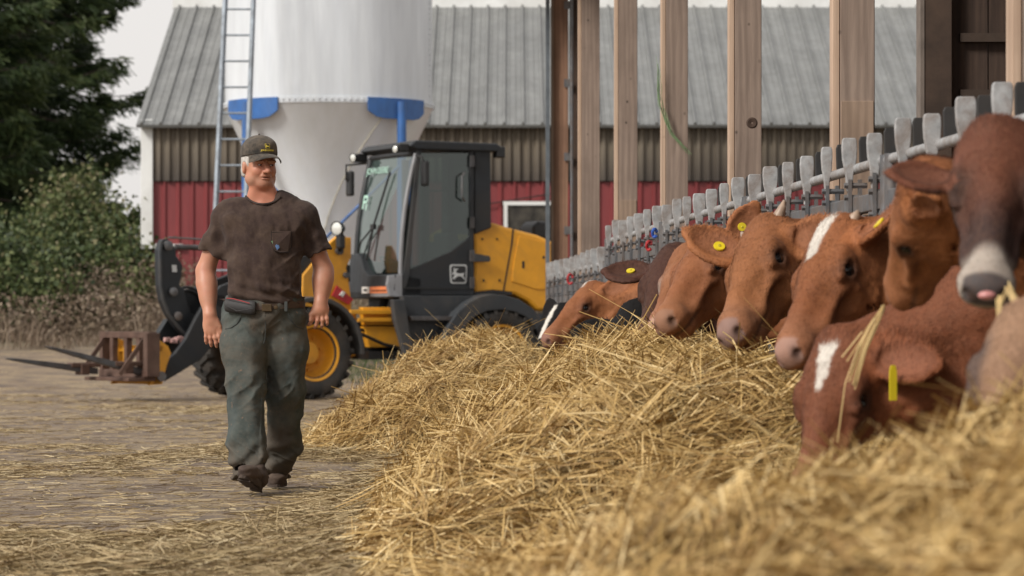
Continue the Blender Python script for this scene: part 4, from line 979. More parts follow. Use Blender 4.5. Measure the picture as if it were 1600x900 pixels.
# ---- engine hood
HW = .62
mb = MB(); RR.pp(HW, [(738, 364), (769, 347), (794, 355), (840, 367), (880, 384), (886, 440), (886, 486), (859, 484), (842, 487), (826, 472), (806, 461), (770, 457), (742, 460), (741, 448), (739, 436), (741, 420), (738, 404), (741, 384)], 2*HW, mb); hood = mb.build('engine_hood', M['yellow'], LD, bevel=.04)
mb = MB(); RR.pp(HW+.004, [(801, 357), (803, 357), (801, 380), (787, 459), (785, 459), (798, 385)], .012, mb); mb.build('hood_seam', M['black'], hood)
mb = MB(); RR.pp(HW+.010, [(811, 368), (850, 378), (870, 385), (873, 452), (838, 452), (800, 440), (803, 410)], .012, mb); mb.build('hood_panel', M['yellow'], hood, bevel=.009)
mb = MB()
for (px, py, w_, h_) in ((753, 372, 2, 3), (776, 372, 2, 3), (816, 408, 3.5, 11), (755, 436, 2, 4), (780, 436, 2, 4), (848, 400, 3, 4)):
    RR.pp(HW+.014, [(px, py), (px+w_, py), (px+w_, py+h_), (px, py+h_)], .012, mb)
mb.build('hood_slots', M['black'], hood)
mb = MB(); RR.pp(HW+.012, [(742, 461), (771, 458), (800, 461), (800, 456), (770, 453), (742, 456)], .03, mb); mb.build('hood_lip', M['black'], LD)
mb = MB(); RR.pp(-.1, [(833, 352), (842, 345), (856, 346), (862, 356), (862, 375), (833, 370)], .35, mb); mb.build('air_cleaner', M['black'], LD, bevel=.03)
mb = MB(); mb.box(RR(-2.25, 0, .72), (.5, 1.4, .5), RR.M); mb.build('counterweight', M['slate'], LD, bevel=.05)
# ---- front: tower, boom, linkage
for ly, th in ((.30, .07), (-.23, .07)):
    mb = MB(); 
    P3 = [(474, 430), (500, 398), (516, 379), (528, 369), (549, 371), (549, 402), (541, 418), (545, 436), (549, 470), (549, 520), (470, 520)]
    mb.prism([FR.px(.30, *p)-FR.n*(.30-ly) for p in P3], -FR.n*th); mb.build('tower', M['yellow'], LD, bevel=.01)
mb = MB(); mb.lathe(FR.px(.33, 541, 430), FR.n, [(.001, .03), (.035, .03), (.035, -.02)], 14); mb.lathe(FR.px(.33, 530, 392), FR.n, [(.001, .03), (.045, .03), (.045, -.02)], 14); mb.build('pin', M['steel_dark'], LD)
mb = MB(); FR.pp(.34, [(519, 462), (527, 446), (552, 468), (545, 476)], .02, mb); tl = mb.build('reflector', simple('red_reflector', (.42, .02, .025), .4), LD)
mb = MB(); FR.pp(.36, [(536, 455), (540, 457), (536, 464), (531, 461)], .018, mb); mb.build('reflector_band', M['decal_white'], LD)
hl = FR.px(.42, 527, 357); lamp(hl, .078, LD, Vector((-.55, -.85, -.05)))
MB().tube([hl+Vector((.03,.08,-.02)), hl+Vector((.05,.1,-.15)), FR.px(.38, 531, 392)], .03, 8).build('lamp_bracket', M['black'], LD)
MB().box(FR.px(.42, 532, 378), (.08, .1, .16), FR.M).build('lamp_box', M['black'], LD, bevel=.02)
# twin boom arms
boom = [(548, 415), (520, 398), (480, 398), (430, 412), (390, 430), (345, 447), (322, 470), (306, 498), (290, 530), (274, 552), (258, 566), (258, 596), (285, 580), (316, 560), (340, 530), (362, 495), (400, 470), (460, 455), (548, 440)]
for ly in (.26, -.26):
    base = [FR.px(.26, *p)-FR.n*(.26-ly) for p in boom]; MB().prism(base, -FR.n*.07).build('boom_arm', M['slate'], LD, bevel=.012)
MB().tube([FR.px(.26, 345, 470), FR.px(.26, 345, 470)-FR.n*.58], .07, 12).build('cross_tube', M['slate'], LD, smooth=True)
# bell crank: tall curved plate with rolled edge
bc = [(254, 374), (262, 373), (269, 380), (274, 388), (276, 400), (286, 415), (284, 430), (281, 446), (288, 452), (292, 470), (300, 490), (322, 500), (322, 530), (292, 528), (276, 512), (262, 492), (253, 470), (249, 447), (248, 410), (248, 390)]
MB().prism([FR.px(.08, *p) for p in bc], -FR.n*.10).build('bell_crank', M['slate'], LD, bevel=.012)
ed = [(252, 377), (250, 395), (251, 447), (255, 469), (264, 491), (278, 510), (293, 525)]
MB().tube([FR.px(.10, *p) for p in ed], .022, 8).build('edge_bead', M['slate_lt'], LD, smooth=True)
for px, py, r_ in ((262, 384, .055), (270, 456, .05), (277, 494, .05)):
    MB().lathe(FR.px(.09, px, py), FR.n, [(.001, .04), (r_*.6, .04), (r_, .03), (r_, -.01)], 16).build('pin', M['galv'], LD, smooth=True)
MB().prism([FR.px(.085, 268, 414), FR.px(.085, 275, 414), FR.px(.085, 276, 425), FR.px(.085, 269, 425)], FR.n*.01).build('data_plate', M['silver_logo'], LD)
MB().tube([FR.px(.03, 274, 386), FR.px(.03, 345, 388)], .032, 10).build('cylinder_rod', M['steel_dark'], LD, smooth=True)
MB().tube([FR.px(.03, 335, 388), FR.px(.03, 500, 402)], .062, 12).build('tilt_cylinder', M['slate'], LD, smooth=True)
MB().tube([FR.px(.12, 263, 371), FR.px(.12, 300, 373), FR.px(.12, 345, 377)], .012, 6).build('grease_line', M['galv'], LD, smooth=True)
# round hose coil on the linkage
for rr_, dd_ in ((.20, .0), (.165, .02)):
    c = FR.px(-.02, 293, 478); pts = [c+FR.f*(rr_*math.cos(a))+Vector((0,0,rr_*math.sin(a)*1.05))+FR.n*dd_ for a in np.linspace(.3, 6.0, 26)]
    MB().tube(pts, .016, 7).build('hose', M['black'], LD, smooth=True)
MB().lathe(FR.px(-.04, 296, 478), FR.n, [(.001, .02), (.19, .02), (.19, -.06)], 30).build('linkage_disc', M['slate'], LD, smooth=True)
MB().prism([FR.px(-.1, 246, 524), FR.px(-.1, 262, 498), FR.px(-.1, 275, 500), FR.px(-.1, 300, 528), FR.px(-.1, 296, 538), FR.px(-.1, 255, 534)], -FR.n*.1).build('link_plate', M['slate'], LD, bevel=.01)
mb = MB()
for k in range(16):
    px = 257+k*2.4; mb.box(FR.px(.14, px, 531+random.uniform(-3, 3)), (random.uniform(.02, .05),)*3, FR.M)
cp_ = mb.build('hydraulic_couplers', simple('coupler_mix', (.5, .3, .28), .5, 0, .9, 16), LD, bevel=.006)
# yellow coupler
for ly in (.42, -.42):
    mb = MB(); P3 = [FR.px(.42, *p)-FR.n*(.42-ly) for p in [(244, 529), (252, 533), (263, 541), (268, 552), (261, 571), (254, 600), (233, 602), (240, 580)]]; mb.prism(P3, -FR.n*.05); mb.build('coupler_plate', M['yellow'], LD, bevel=.008)
MB().tube([FR.px(.45, 251, 588), FR.px(.45, 251, 588)+FR.n*.03], .055, 12).build('lock_pin', M['galv'], LD)
mb = MB(); a_ = FR.px(.42, 246, 595); mb.beam(a_, a_-FR.n*.86, .1, .08); a_ = FR.px(.42, 250, 545); mb.beam(a_, a_-FR.n*.86, .08, .07); mb.build('coupler_bar', M['yellow'], LD, bevel=.006)
mb = MB(); mb.box(a_-FR.n*.62+FR.f*.06+Vector((0,0,-.13)), (.05, .12, .42), FR.M); mb.box(a_-FR.n*.25+FR.f*.06+Vector((0,0,-.13)), (.05, .22, .12), FR.M); mb.build('coupler_rib', M['yellow'], LD)
# fork carriage
cx0, _, _ = FR.loc(FR.px(.52, 236, 560)); zf0 = FR.loc(FR.px(.52, 236, 590))[2]; zf1 = FR.loc(FR.px(.52, 236, 519))[2]
cr = tag(empty('fork_carriage', FR(cx0, 0, zf0), None), 'rusty brown pallet fork frame mounted on the loader arms', 'pallet fork')
def fb(x, y, z, sx, sy, sz, nm, mat=M['rust_brown'], par=cr, bv=.006): return MB().box(FR(x, y, z), (sx, sy, sz), FR.M).build(nm, mat, par, bevel=bv)
zm_ = (zf0+zf1)/2
fb(cx0, 0, zf1-.03, .10, 1.12, .07, 'top_bar'); fb(cx0, 0, zf0+.04, .12, 1.12, .08, 'bottom_bar'); fb(cx0, .53, zm_, .16, .09, zf1-zf0-.02, 'end_plate'); fb(cx0, -.53, zm_, .10, .07, zf1-zf0-.1, 'end_plate')
for y in (-.30, .02, .30): fb(cx0+.01, y, zm_, .07, .07, zf1-zf0-.12, 'upright')
fb(cx0+.10, 0, zf0-.02, .34, 1.0, .04, 'deck_plate')
for sgn, y in ((1, .45), (-1, -.45)):
    MB().beam(FR(cx0+.05, y, zf1-.08), FR(cx0+.34, y, zf0+.04), .02, .05).build('brace', M['rust_brown'], cr)
def tine(p_tip, p_base, y):
    tb = FR.px(y, *p_base); tt = FR.px(y, *p_tip); d = (tt-tb); mb = MB()
    rings = []
    for f, w_, h_ in ((-.25, .055, .035), (0, .055, .035), (.55, .05, .026), (.93, .045, .013), (1, .012, .004)):
        c = tb+d*f; rings.append([c+FR.n*w_+Vector((0,0,h_)), c-FR.n*w_+Vector((0,0,h_)), c-FR.n*w_-Vector((0,0,h_)), c+FR.n*w_-Vector((0,0,h_))])
    mb.loft(rings, True); t_ = mb.build('tine', M['steel_dark'], cr, bevel=.006)
    mb = MB(); mb.box(tb+Vector((0,0,.05))+FR.n*.0-d*.08, (.36, .13, .05), FR.M); mb.box(tb-d*.06, (.10, .16, .12), FR.M); mb.build('tine_socket', M['rust_brown'], t_, bevel=.01)
tine((70, 541), (190, 573), .36); tine((9, 560), (122, 576), -.30)
# ------------------------------------------------------------------ implicit surfaces (for bodies and cloth)
class Vol:
    def __init__(s, xs, ys, zs):
        s.x, s.y, s.z = [np.asarray(a, 'f4') for a in (xs, ys, zs)]
        s.D = np.full((len(xs), len(ys), len(zs)), .5, 'f4')
    def _sl(s, lo, hi):
        r = []
        for a, l, h in ((s.x, lo[0], hi[0]), (s.y, lo[1], hi[1]), (s.z, lo[2], hi[2])):
            i = max(int(np.searchsorted(a, l))-1, 0); j = min(int(np.searchsorted(a, h))+1, len(a))
            if j <= i: return None
            r.append(slice(i, j))
        return tuple(r)
    def put(s, fn, lo, hi, k, op):
        pad = k+.02; sl = s._sl([l-pad for l in lo], [h+pad for h in hi])
        if sl is None: return
        X, Y, Z = np.meshgrid(s.x[sl[0]], s.y[sl[1]], s.z[sl[2]], indexing='ij', sparse=True)
        d = fn(X, Y, Z).astype('f4'); a = s.D[sl]
        if op == 'u':
            if k > 0: h = np.maximum(k-np.abs(a-d), 0)/k; s.D[sl] = np.minimum(a, d)-h*h*k*.25
            else: s.D[sl] = np.minimum(a, d)
        else:
            d = -d
            if k > 0: h = np.maximum(k-np.abs(a-d), 0)/k; s.D[sl] = np.maximum(a, d)+h*h*k*.25
            else: s.D[sl] = np.maximum(a, d)
    def ell(s, c, r, A=None, k=.02, op='u'):
        """ellipsoid; A rows are its own axes"""
        c = np.array(c, 'f4'); r = np.array(r, 'f4')
        A = np.eye(3, dtype='f4') if A is None else np.array(A, 'f4')
        ext = np.sqrt(((A*r[:,None])**2).sum(0))
        def fn(X, Y, Z):
            x, y, z = X-c[0], Y-c[1], Z-c[2]
            q = [(A[i,0]*x+A[i,1]*y+A[i,2]*z)/r[i] for i in range(3)]
            k0 = np.sqrt(q[0]**2+q[1]**2+q[2]**2); k1 = np.sqrt((q[0]/r[0])**2+(q[1]/r[1])**2+(q[2]/r[2])**2)+1e-6
            return k0*(k0-1)/k1
        s.put(fn, c-ext, c+ext, k, op); return s
    def cone(s, a, b, ra, rb, k=.02, op='u', flat=None):
        """tapered capsule; flat=(axis vector, factor) squashes it across that axis"""
        a = np.array(a, 'f4'); b = np.array(b, 'f4'); ba = b-a; L2 = float(ba@ba)+1e-9; m = max(ra, rb)
        def fn(X, Y, Z):
            x, y, z = X-a[0], Y-a[1], Z-a[2]
            t = np.clip((x*ba[0]+y*ba[1]+z*ba[2])/L2, 0, 1)
            dx, dy, dz = x-ba[0]*t, y-ba[1]*t, z-ba[2]*t
            if flat is not None:
                v, f = flat; q = (dx*v[0]+dy*v[1]+dz*v[2])*(1/f-1); dx, dy, dz = dx+q*v[0], dy+q*v[1], dz+q*v[2]
            return np.sqrt(dx*dx+dy*dy+dz*dz)-(ra+(rb-ra)*t)
        s.put(fn, np.minimum(a, b)-m, np.maximum(a, b)+m, k, op); return s
    def chain(s, pts, rs, k=.02, **kw):
        for i in range(len(pts)-1): s.cone(pts[i], pts[i+1], rs[i], rs[i+1], k, **kw)
        return s
    def half(s, p, n, k=.0, lo=None, hi=None):
        """cut away what lies on the +n side of the plane through p"""
        p = np.array(p, 'f4'); n = np.array(n, 'f4'); n /= np.linalg.norm(n)
        fn = lambda X, Y, Z: -((X-p[0])*n[0]+(Y-p[1])*n[1]+(Z-p[2])*n[2])
        lo = lo or [s.x[0], s.y[0], s.z[0]]; hi = hi or [s.x[-1], s.y[-1], s.z[-1]]
        s.put(fn, lo, hi, k, 's'); return s
    def disp(s, f, band=.04):
        I = np.nonzero(np.abs(s.D) < band); s.D[I] += f(s.x[I[0]], s.y[I[1]], s.z[I[2]]).astype('f4'); return s
    def mesh(s):
        D = s.D; D[0] = D[-1] = .5; D[:,0] = D[:,-1] = .5; D[:,:,0] = D[:,:,-1] = .5
        S = D < 0; c = np.zeros(tuple(n-1 for n in D.shape), 'i1')
        for i in (0,1):
            for j in (0,1):
                for k in (0,1): c += S[i:D.shape[0]-1+i, j:D.shape[1]-1+j, k:D.shape[2]-1+k]
        I = np.nonzero((c > 0) & (c < 8)); n = len(I[0]); idx = np.full(c.shape, -1, 'i4'); idx[I] = np.arange(n)
        P = np.zeros((n, 3)); cnt = np.zeros(n); ax = (s.x, s.y, s.z)
        cor = [(i, j, k) for i in (0,1) for j in (0,1) for k in (0,1)]
        for A in cor:
            for d in range(3):
                if A[d]: continue
                B = list(A); B[d] = 1
                da = D[I[0]+A[0], I[1]+A[1], I[2]+A[2]]; db = D[I[0]+B[0], I[1]+B[1], I[2]+B[2]]
                m = (da < 0) != (db < 0); t = np.where(m, da/(da-db+1e-12*(da == db)), 0)
                for e in range(3):
                    p = ax[e][I[e]+A[e]]
                    if e == d: p = p+(ax[e][I[e]+1]-ax[e][I[e]])*t
                    P[:,e] += np.where(m, p, 0)
                cnt += m
        P /= np.maximum(cnt, 1)[:,None]; Q = []
        for d in range(3):
            a, b = [(1,2), (2,0), (0,1)][d]
            sl0 = [slice(1, -1)]*3; sl1 = [slice(1, -1)]*3; sl0[d] = slice(0, -1); sl1[d] = slice(1, None)
            s0 = S[tuple(sl0)]; s1 = S[tuple(sl1)]; E = np.nonzero(s0 != s1); flip = s1[E]
            base = [E[0]+1, E[1]+1, E[2]+1]; base[d] = E[d]
            def cell(da, db):
                q = list(base); q[a] = base[a]-da; q[b] = base[b]-db; return idx[q[0], q[1], q[2]]
            q = np.stack([cell(1,1), cell(0,1), cell(0,0), cell(1,0)], -1); q[flip] = q[flip][:,::-1]; Q.append(q)
        Q = np.concatenate(Q); Q = Q[(Q >= 0).all(1)]
        return P, Q
def smooth_mesh(P, Q, it=2, lam=.5):
    a = np.concatenate([Q[:,[0,1]], Q[:,[1,2]], Q[:,[2,3]], Q[:,[3,0]]]); a = np.concatenate([a, a[:,::-1]])
    for _ in range(it):
        S = np.zeros_like(P); 
        for e in range(3): S[:,e] = np.bincount(a[:,0], P[a[:,1],e], len(P))
        n = np.bincount(a[:,0], minlength=len(P)).clip(1); P = P+(S/n[:,None]-P)*lam
    return P
def body_mesh(name, vol, mat, parent, col=None, it=2, org=None):
    P, Q = vol.mesh(); P = smooth_mesh(P, Q, it)
    return link_mesh(name, np_mesh(name, P, Q, mat, True, {'Col': col(P)} if col is not None else None), parent, org)

# ------------------------------------------------------------------ the walking man
YM = 15.0; sM = FP/YM; XM = (413-800)/sM
def mx_(px): return XM+(px-413)/sM
def mz_(py): return CH+(HZ-py)/sM
def mp(px, py, dy=0.0):   # position of a photo point on a layer dy metres behind the man's middle plane
    Y = YM+dy; return np.array([(px-800)*Y/FP, Y, CH+(HZ-py)*Y/FP])
man = tag(empty('person', (XM, YM, 0)), 'man in dark brown t-shirt, cap and muddy jeans walking across the straw', 'person')
# skin
t = NT('skin'); a_ = t.attr('Col'); n1 = t.noise(28, 4, .6); n2 = t.noise(9, 3)
c = t.mix(t.ramp(n1, [(.35, 0.0), (.72, .6)]), a_.outputs['Color'], (.46, .165, .10)); c = t.mix(t.ramp(n2, [(.42, 0.0), (.75, .45)]), c, (.34, .18, .12))
t.color(c).set(Roughness=.5); t.p.inputs['Subsurface Weight'].default_value = .08; t.p.inputs['Subsurface Radius'].default_value = (.012, .005, .003); t.p.inputs['Subsurface Scale'].default_value = .5
t.bump(t.noise(160, 3), .25, .002); M['skin'] = t.m
x0, x1 = mx_(300), mx_(528)
V = Vol(np.arange(x0, x1, .0036), np.arange(YM-.27, YM+.20, .0036), np.concatenate([np.arange(.68, .94, .0036), np.arange(.94, 1.40, .009), np.arange(1.40, 1.84, .0030)]))
# torso core, hidden by the shirt, keeps the figure one surface
V.ell((XM, YM, 1.22), (.17, .10, .24), k=.05)
V.cone(mp(355, 345), mp(470, 345), .045, .045, .05)
SL, EL, WL = mp(346, 348, .01), mp(321, 424, .03), mp(328, 492, -.05)
SR, ER, WR = mp(479, 346, .01), mp(506, 422, .05), mp(501, 472, -.01)
for S_, E_, W_ in ((SL, EL, WL), (SR, ER, WR)):
    V.cone(S_, E_, .050, .045, .03); m_ = E_*.72+W_*.28; V.chain([E_, m_, W_], [.043, .048, .0315], .03)
    V.ell(E_*.45+W_*.55, (.038, .04, .06), k=.03)
# hands: relaxed, palm facing the thigh, back turned to the viewer
def hand(Wp, side, palm_end, fdirs, thumb, Vv):
    pe = np.array(palm_end); d = pe-Wp; L = np.linalg.norm(d); d = d/L
    across = np.cross(d, [0, 1, 0]); across /= np.linalg.norm(across); across *= side    # towards the thumb side
    nrm = np.cross(across, d)
    Vv.cone(Wp, Wp+d*.03, .029, .028, .02)
    Vv.ell(Wp+d*L*.62, (L*.58, .043, .021), A=[d, across, nrm], k=.02)
    Vv.cone(Wp+d*.03+across*.012, Wp+d*.055+across*.03, .02, .017, .015)
    for i, (off, ln, r_) in enumerate(((.030, .078, .0098), (.011, .086, .0102), (-.009, .080, .0098), (-.028, .064, .0088))):
        b = Wp+d*(L*.90)+across*off; c1, c2, c3 = fdirs[i]
        def dr(v): q = d*v[0]+across*v[1]+np.array([0, 1., 0])*v[2]; return q/np.linalg.norm(q)
        p1 = b+dr(c1)*ln*.45; p2 = p1+dr(c2)*ln*.32; p3 = p2+dr(c3)*ln*.23
        Vv.chain([b-d*.02, b, p1, p2, p3], [r_*1.05, r_*1.12, r_, r_*.93, r_*.8], .006)
    q = Wp+d*.035+across*.028; Vv.chain([q, q+thumb[0]*.034, q+thumb[0]*.034+thumb[1]*.030], [.016, .0115, .0098], .008)
hand(WL, 1, mp(331, 519, -.06), [[(1,.10,-.05),(1,.16,.25),(.9,.1,.6)], [(1,.04,.0),(1,.05,.3),(.9,.0,.6)], [(1,-.06,.05),(1,-.06,.35),(.9,.0,.6)], [(1,-.16,.08),(1,-.12,.35),(.9,0,.6)]],
     (np.array([.50,-.15,-.85]), np.array([.30,-.05,-.95])), V)
hand(WR, -1, mp(501, 491, -.02), [[(.85,.3,.1),(.8,.5,.45),(.3,.4,.8)], [(.95,.12,.0),(.9,.3,.5),(.5,.3,.8)], [(1,-.02,.0),(.95,.1,.5),(.6,.2,.8)], [(1,-.14,.05),(1,.0,.45),(.7,.1,.8)]],
     (np.array([-.55,-.25,-.80]), np.array([-.10,-.1,-1.0])), V)
# neck and head
hy = R(27); HF = np.array([math.sin(hy), -math.cos(hy), -.03]); HF /= np.linalg.norm(HF); HR_ = np.array([math.cos(hy), math.sin(hy), 0.]); HU = np.cross(HR_, HF); HU = HU*np.sign(HU[2])
HC = mp(405, 262, .005)       # centre of the head at eye-cheek height
def hp_(r, f, u): return HC+HR_*r+HF*f+HU*u
HA = [HR_, HF, HU]
V.cone(mp(411, 322, .02), mp(408, 285, .02), .066, .059, .03)
V.cone(mp(392, 318, .0), mp(401, 285, -.03), .03, .022, .03); V.cone(mp(432, 318, .0), mp(420, 288, -.03), .03, .022, .03)
V.ell(hp_(0, -.012, .055), (.076, .097, .095), HA, .01)         # cranium
V.ell(hp_(0, .028, .0), (.066, .070, .080), HA, .03)            # mid face
V.ell(hp_(0, .020, -.045), (.060, .066, .060), HA, .03)         # jaw
V.ell(hp_(0, .066, -.080), (.030, .026, .024), HA, .025)        # chin
for s_ in (-1, 1):
    V.ell(hp_(s_*.036, .062, -.018), (.026, .024, .026), HA, .02)   # cheek
    V.ell(hp_(s_*.052, .012, -.055), (.022, .045, .03), HA, .02)    # jowl
    V.ell(hp_(s_*.030, .084, .030), (.027, .015, .010), HA, .010)  # brow
    V.ell(hp_(s_*.031, .099, .013), (.020, .019, .0125), HA, .008, 's')  # socket
    V.ell(hp_(s_*.031, .086, .0200), (.018, .010, .0062), HA, .006) # upper lid
    V.ell(hp_(s_*.031, .083, .0045), (.016, .010, .0045), HA, .006) # lower lid
    e = hp_(s_*.076, -.012, .0); V.ell(e, (.011, .021, .033), [HR_*.9+HF*-.25*s_, HF*.95+HR_*.25*s_, HU], .008); V.ell(e+HR_*s_*.011, (.006, .011, .018), HA, .004, 's')
    V.ell(hp_(s_*.0155, .105, -.022), (.010, .011, .0095), HA, .005) # nostril wing
V.chain([hp_(0, .090, .024), hp_(0, .107, .0), hp_(0, .121, -.018)], [.0085, .0115, .0150], .008)
V.ell(hp_(0, .088, -.040), (.028, .013, .010), HA, .012)        # upper lip area
V.ell(hp_(.0, .094, -.0455), (.025, .009, .0045), HA, .004)     # lips
V.ell(hp_(.0, .0915, -.0570), (.023, .010, .0058), HA, .005)
V.ell(hp_(0.001, .104, -.0512), (.024, .016, .0030), HA, .002, 's')
for s_ in (-1, 1): V.cone(hp_(s_*.022, .103, -.018), hp_(s_*.040, .086, -.052), .0045, .0035, .006, 's')
V.cone(hp_(-.006, .098, .03), hp_(-.006, .096, .022), .003, .002, .004, 's')
def skincol(P):
    base = np.tile(np.array([[.48, .230, .145]]), (len(P), 1))
    q = P-HC; r_, f_, u_ = q@HR_, q@HF, q@HU; face = (P[:,2] > 1.49)
    red = np.exp(-((np.abs(r_)-.034)**2/.0006+(u_+.012)**2/.0007))*face+np.exp(-(r_**2/.0002+(u_+.012)**2/.0004))*face*(f_ > .09)
    base = base*(1-.35*red[:,None])+np.array([.50, .155, .105])*(.35*red[:,None])
    lip = np.exp(-((r_/.020)**4+((u_+.0515)/.009)**4))*(f_ > .08)*face
    base = base*(1-.6*lip[:,None])+np.array([.27, .085, .07])*(.6*lip[:,None])
    st = sstep(-.028, -.06, u_)*face*(f_ > .0)*(P[:,2] > 1.535); base = base*(1-.22*st[:,None])+np.array([.30, .24, .20])*(.22*st[:,None])
    nk = (P[:,2] > 1.36) & (P[:,2] < 1.54); base[nk] = base[nk]*np.array([1.0, .86, .84])
    lash = np.exp(-((np.abs(r_)-.031)/.017)**4-((u_-.0165)/.0028)**2)*(f_ > .07)*face; base = base*(1-.85*lash[:,None])+np.array([.05, .03, .025])*.85*lash[:,None]
    mth = np.exp(-((r_)/.022)**4-((u_+.0512)/.0026)**2)*(f_ > .08)*face; base = base*(1-.85*mth[:,None])+np.array([.06, .02, .018])*.85*mth[:,None]
    brow = np.exp(-((np.abs(r_)-.031)/.024)**4-((u_-.030)/.0065)**2)*(f_ > .07)*face; base = base*(1-.6*brow[:,None])+np.array([.22, .17, .13])*.6*brow[:,None]
    return base
body = body_mesh('body', V, M['skin'], man, skincol, 1)
eye_w = simple('eye_white', (.50, .46, .43), .2, bump=0); iris = simple('iris', (.03, .035, .04), .12, bump=0)
for s_ in (-1, 1):
    ev = MB().ball(hp_(s_*.031, .0765, .0122), .0125, 14).build('eye', eye_w, man, smooth=True)
    MB().ball(hp_(s_*.031+.003, .0840, .0122), .0062, 10).build('iris', iris, ev, smooth=True)
# hair: short and white below the cap
V2 = Vol(np.arange(HC[0]-.11, HC[0]+.11, .003), np.arange(HC[1]-.12, HC[1]+.13, .003), np.arange(1.56, 1.76, .003))
V2.ell(hp_(0, -.014, .035), (.0835, .101, .095), HA, .0); V2.ell(hp_(0, -.045, -.02), (.075, .07, .06), HA, .02)
V2.half(hp_(0, .036, 0), HF+HU*-.25, .01); V2.half(hp_(0, 0, -.050), -HU, .01)
for s_ in (-1, 1): V2.ell(hp_(s_*.085, -.002, -.006), (.03, .026, .034), HA, .006, 's')
V2.disp(lambda X, Y, Z: .0022*vn(X*420, Y*420, Z*90, 3))
hm = NT('hair'); hm.color(hm.ramp(hm.noise(90, 4, .6, hm.coords((1,1,.3))), [(.3, (.30, .275, .25)), (.7, (.60, .57, .53))])).set(Roughness=.7)
body_mesh('hair', V2, hm.m, man, None, 0)
# cap
def clothmat(name, A, B, dirtc, amt, sc=6, weave=420, rough=.95, attr=False):
    t = NT(name); c = t.ramp(t.noise(sc, 6, .7), [(.3, A), (.7, B)])
    f = t.ramp(t.noise(sc*1.1, 8, .78, dist=.15), [(.40, 0.0), (.72, amt)]); c = t.mix(f, c, dirtc)
    if attr: a = t.attr('Col'); c = t.mix(t.math('MULTIPLY', a.outputs['Fac'], 1.0), c, attr)
    t.color(c).set(Roughness=rough); t.p.inputs['Specular IOR Level'].default_value = .15; t.p.inputs['Sheen Weight'].default_value = .08
    t.bump(t.noise(weave, 2), .25, .002); return t
capm = clothmat('cap_cloth', (.022, .022, .022), (.045, .042, .038), (.21, .165, .125), .85, 9)
V3 = Vol(np.arange(HC[0]-.13, HC[0]+.13, .003), np.arange(HC[1]-.14, HC[1]+.13, .003), np.arange(1.64, 1.84, .003))
V3.ell(hp_(0, -.006, .076), (.0905, .110, .088), HA, 0); V3.ell(hp_(0, .045, .112), (.062, .055, .036), HA, .03)
tilt = HU*.98+HF*-.0; V3.half(hp_(0, .06, .062), -(HU*1.0+HF*-.10), .002)
V3.ell(hp_(0, -.006, .050), (.083, .103, .080), HA, .0, 's')
V3.disp(lambda X, Y, Z: .0015*vn(X*40, Y*40, Z*40, 8))
cap = body_mesh('cap', V3, capm.m, man, None, 1)
mb = MB(); n_, m_ = 17, 7; pts = []
for i in range(n_):
    th = (i/(n_-1)*2-1)*R(64); 
    for j in range(m_):
        tt = j/(m_-1); ext = .074*max(0, math.cos(th*1.28))**.55
        rr = math.sin(th)*.0835+math.sin(th)*tt*.012; ff = .098*math.cos(th)+tt*ext+.004
        uu_ = .069-.012*(rr/.083)**2-tt*.010-tt*tt*.010*(1+1.2*(rr/.083)**2)
        pts.append(hp_(rr, ff, uu_))
top = [Vector(p) for p in pts]; botm = [p-Vector(HU)*.0035 for p in top]
idx_ = lambda i, j: i*m_+j
fs = [(idx_(i,j), idx_(i+1,j), idx_(i+1,j+1), idx_(i,j+1)) for i in range(n_-1) for j in range(m_-1)]
N0 = len(top); fs += [tuple(N0+q for q in f[::-1]) for f in fs[:]]
edge = [idx_(i, m_-1) for i in range(n_)]; fs += [(a, b, b+N0, a+N0) for a, b in zip(edge[:-1], edge[1:])]
for i in (0, n_-1):
    e2 = [idx_(i, j) for j in range(m_)]; fs += [(a, b, b+N0, a+N0) for a, b in zip(e2[:-1], e2[1:])]
mb.add(top+botm, fs); mb.build('cap_brim', capm.m, cap, smooth=True)
MB().ball(hp_(0, -.006, .166), .006, 8).build('cap_button', capm.m, cap, smooth=True)
yel = simple('embroidery_yellow', (.62, .47, .05), .7, bump=0); blk = simple('embroidery_black', (.014, .014, .013), .8, bump=0)
def capf(x, y, h):   # front of the cap crown: x across, y up from the brim seam
    th = x/.088; fu = .072+y; k0 = math.sqrt(max(.05, 1-((fu-.076)/.090)**2))
    base = max(.110*k0, .045+.056*math.sqrt(max(0, 1-((fu-.112)/.038)**2)) if abs(fu-.112) < .038 else 0)
    return Vector(hp_(math.sin(th)*.088, base*math.cos(th*1.0)+h-.004, fu))
place_text('cap_lettering', 'JOHN DEERE', .0118, (0,0,0), (1,0,0), (0,1,0), yel, cap, .0012, bend=lambda p: capf(p.x*1.0+.001, p.y+.012, p.z+.0065), wide=1.05)
emblem((0,0,0), (1,0,0), (0,1,0), .0125, cap, blk, yel, .0012, mapf=lambda x, y, h: capf(x*1.05, y+.034, h+.0065))
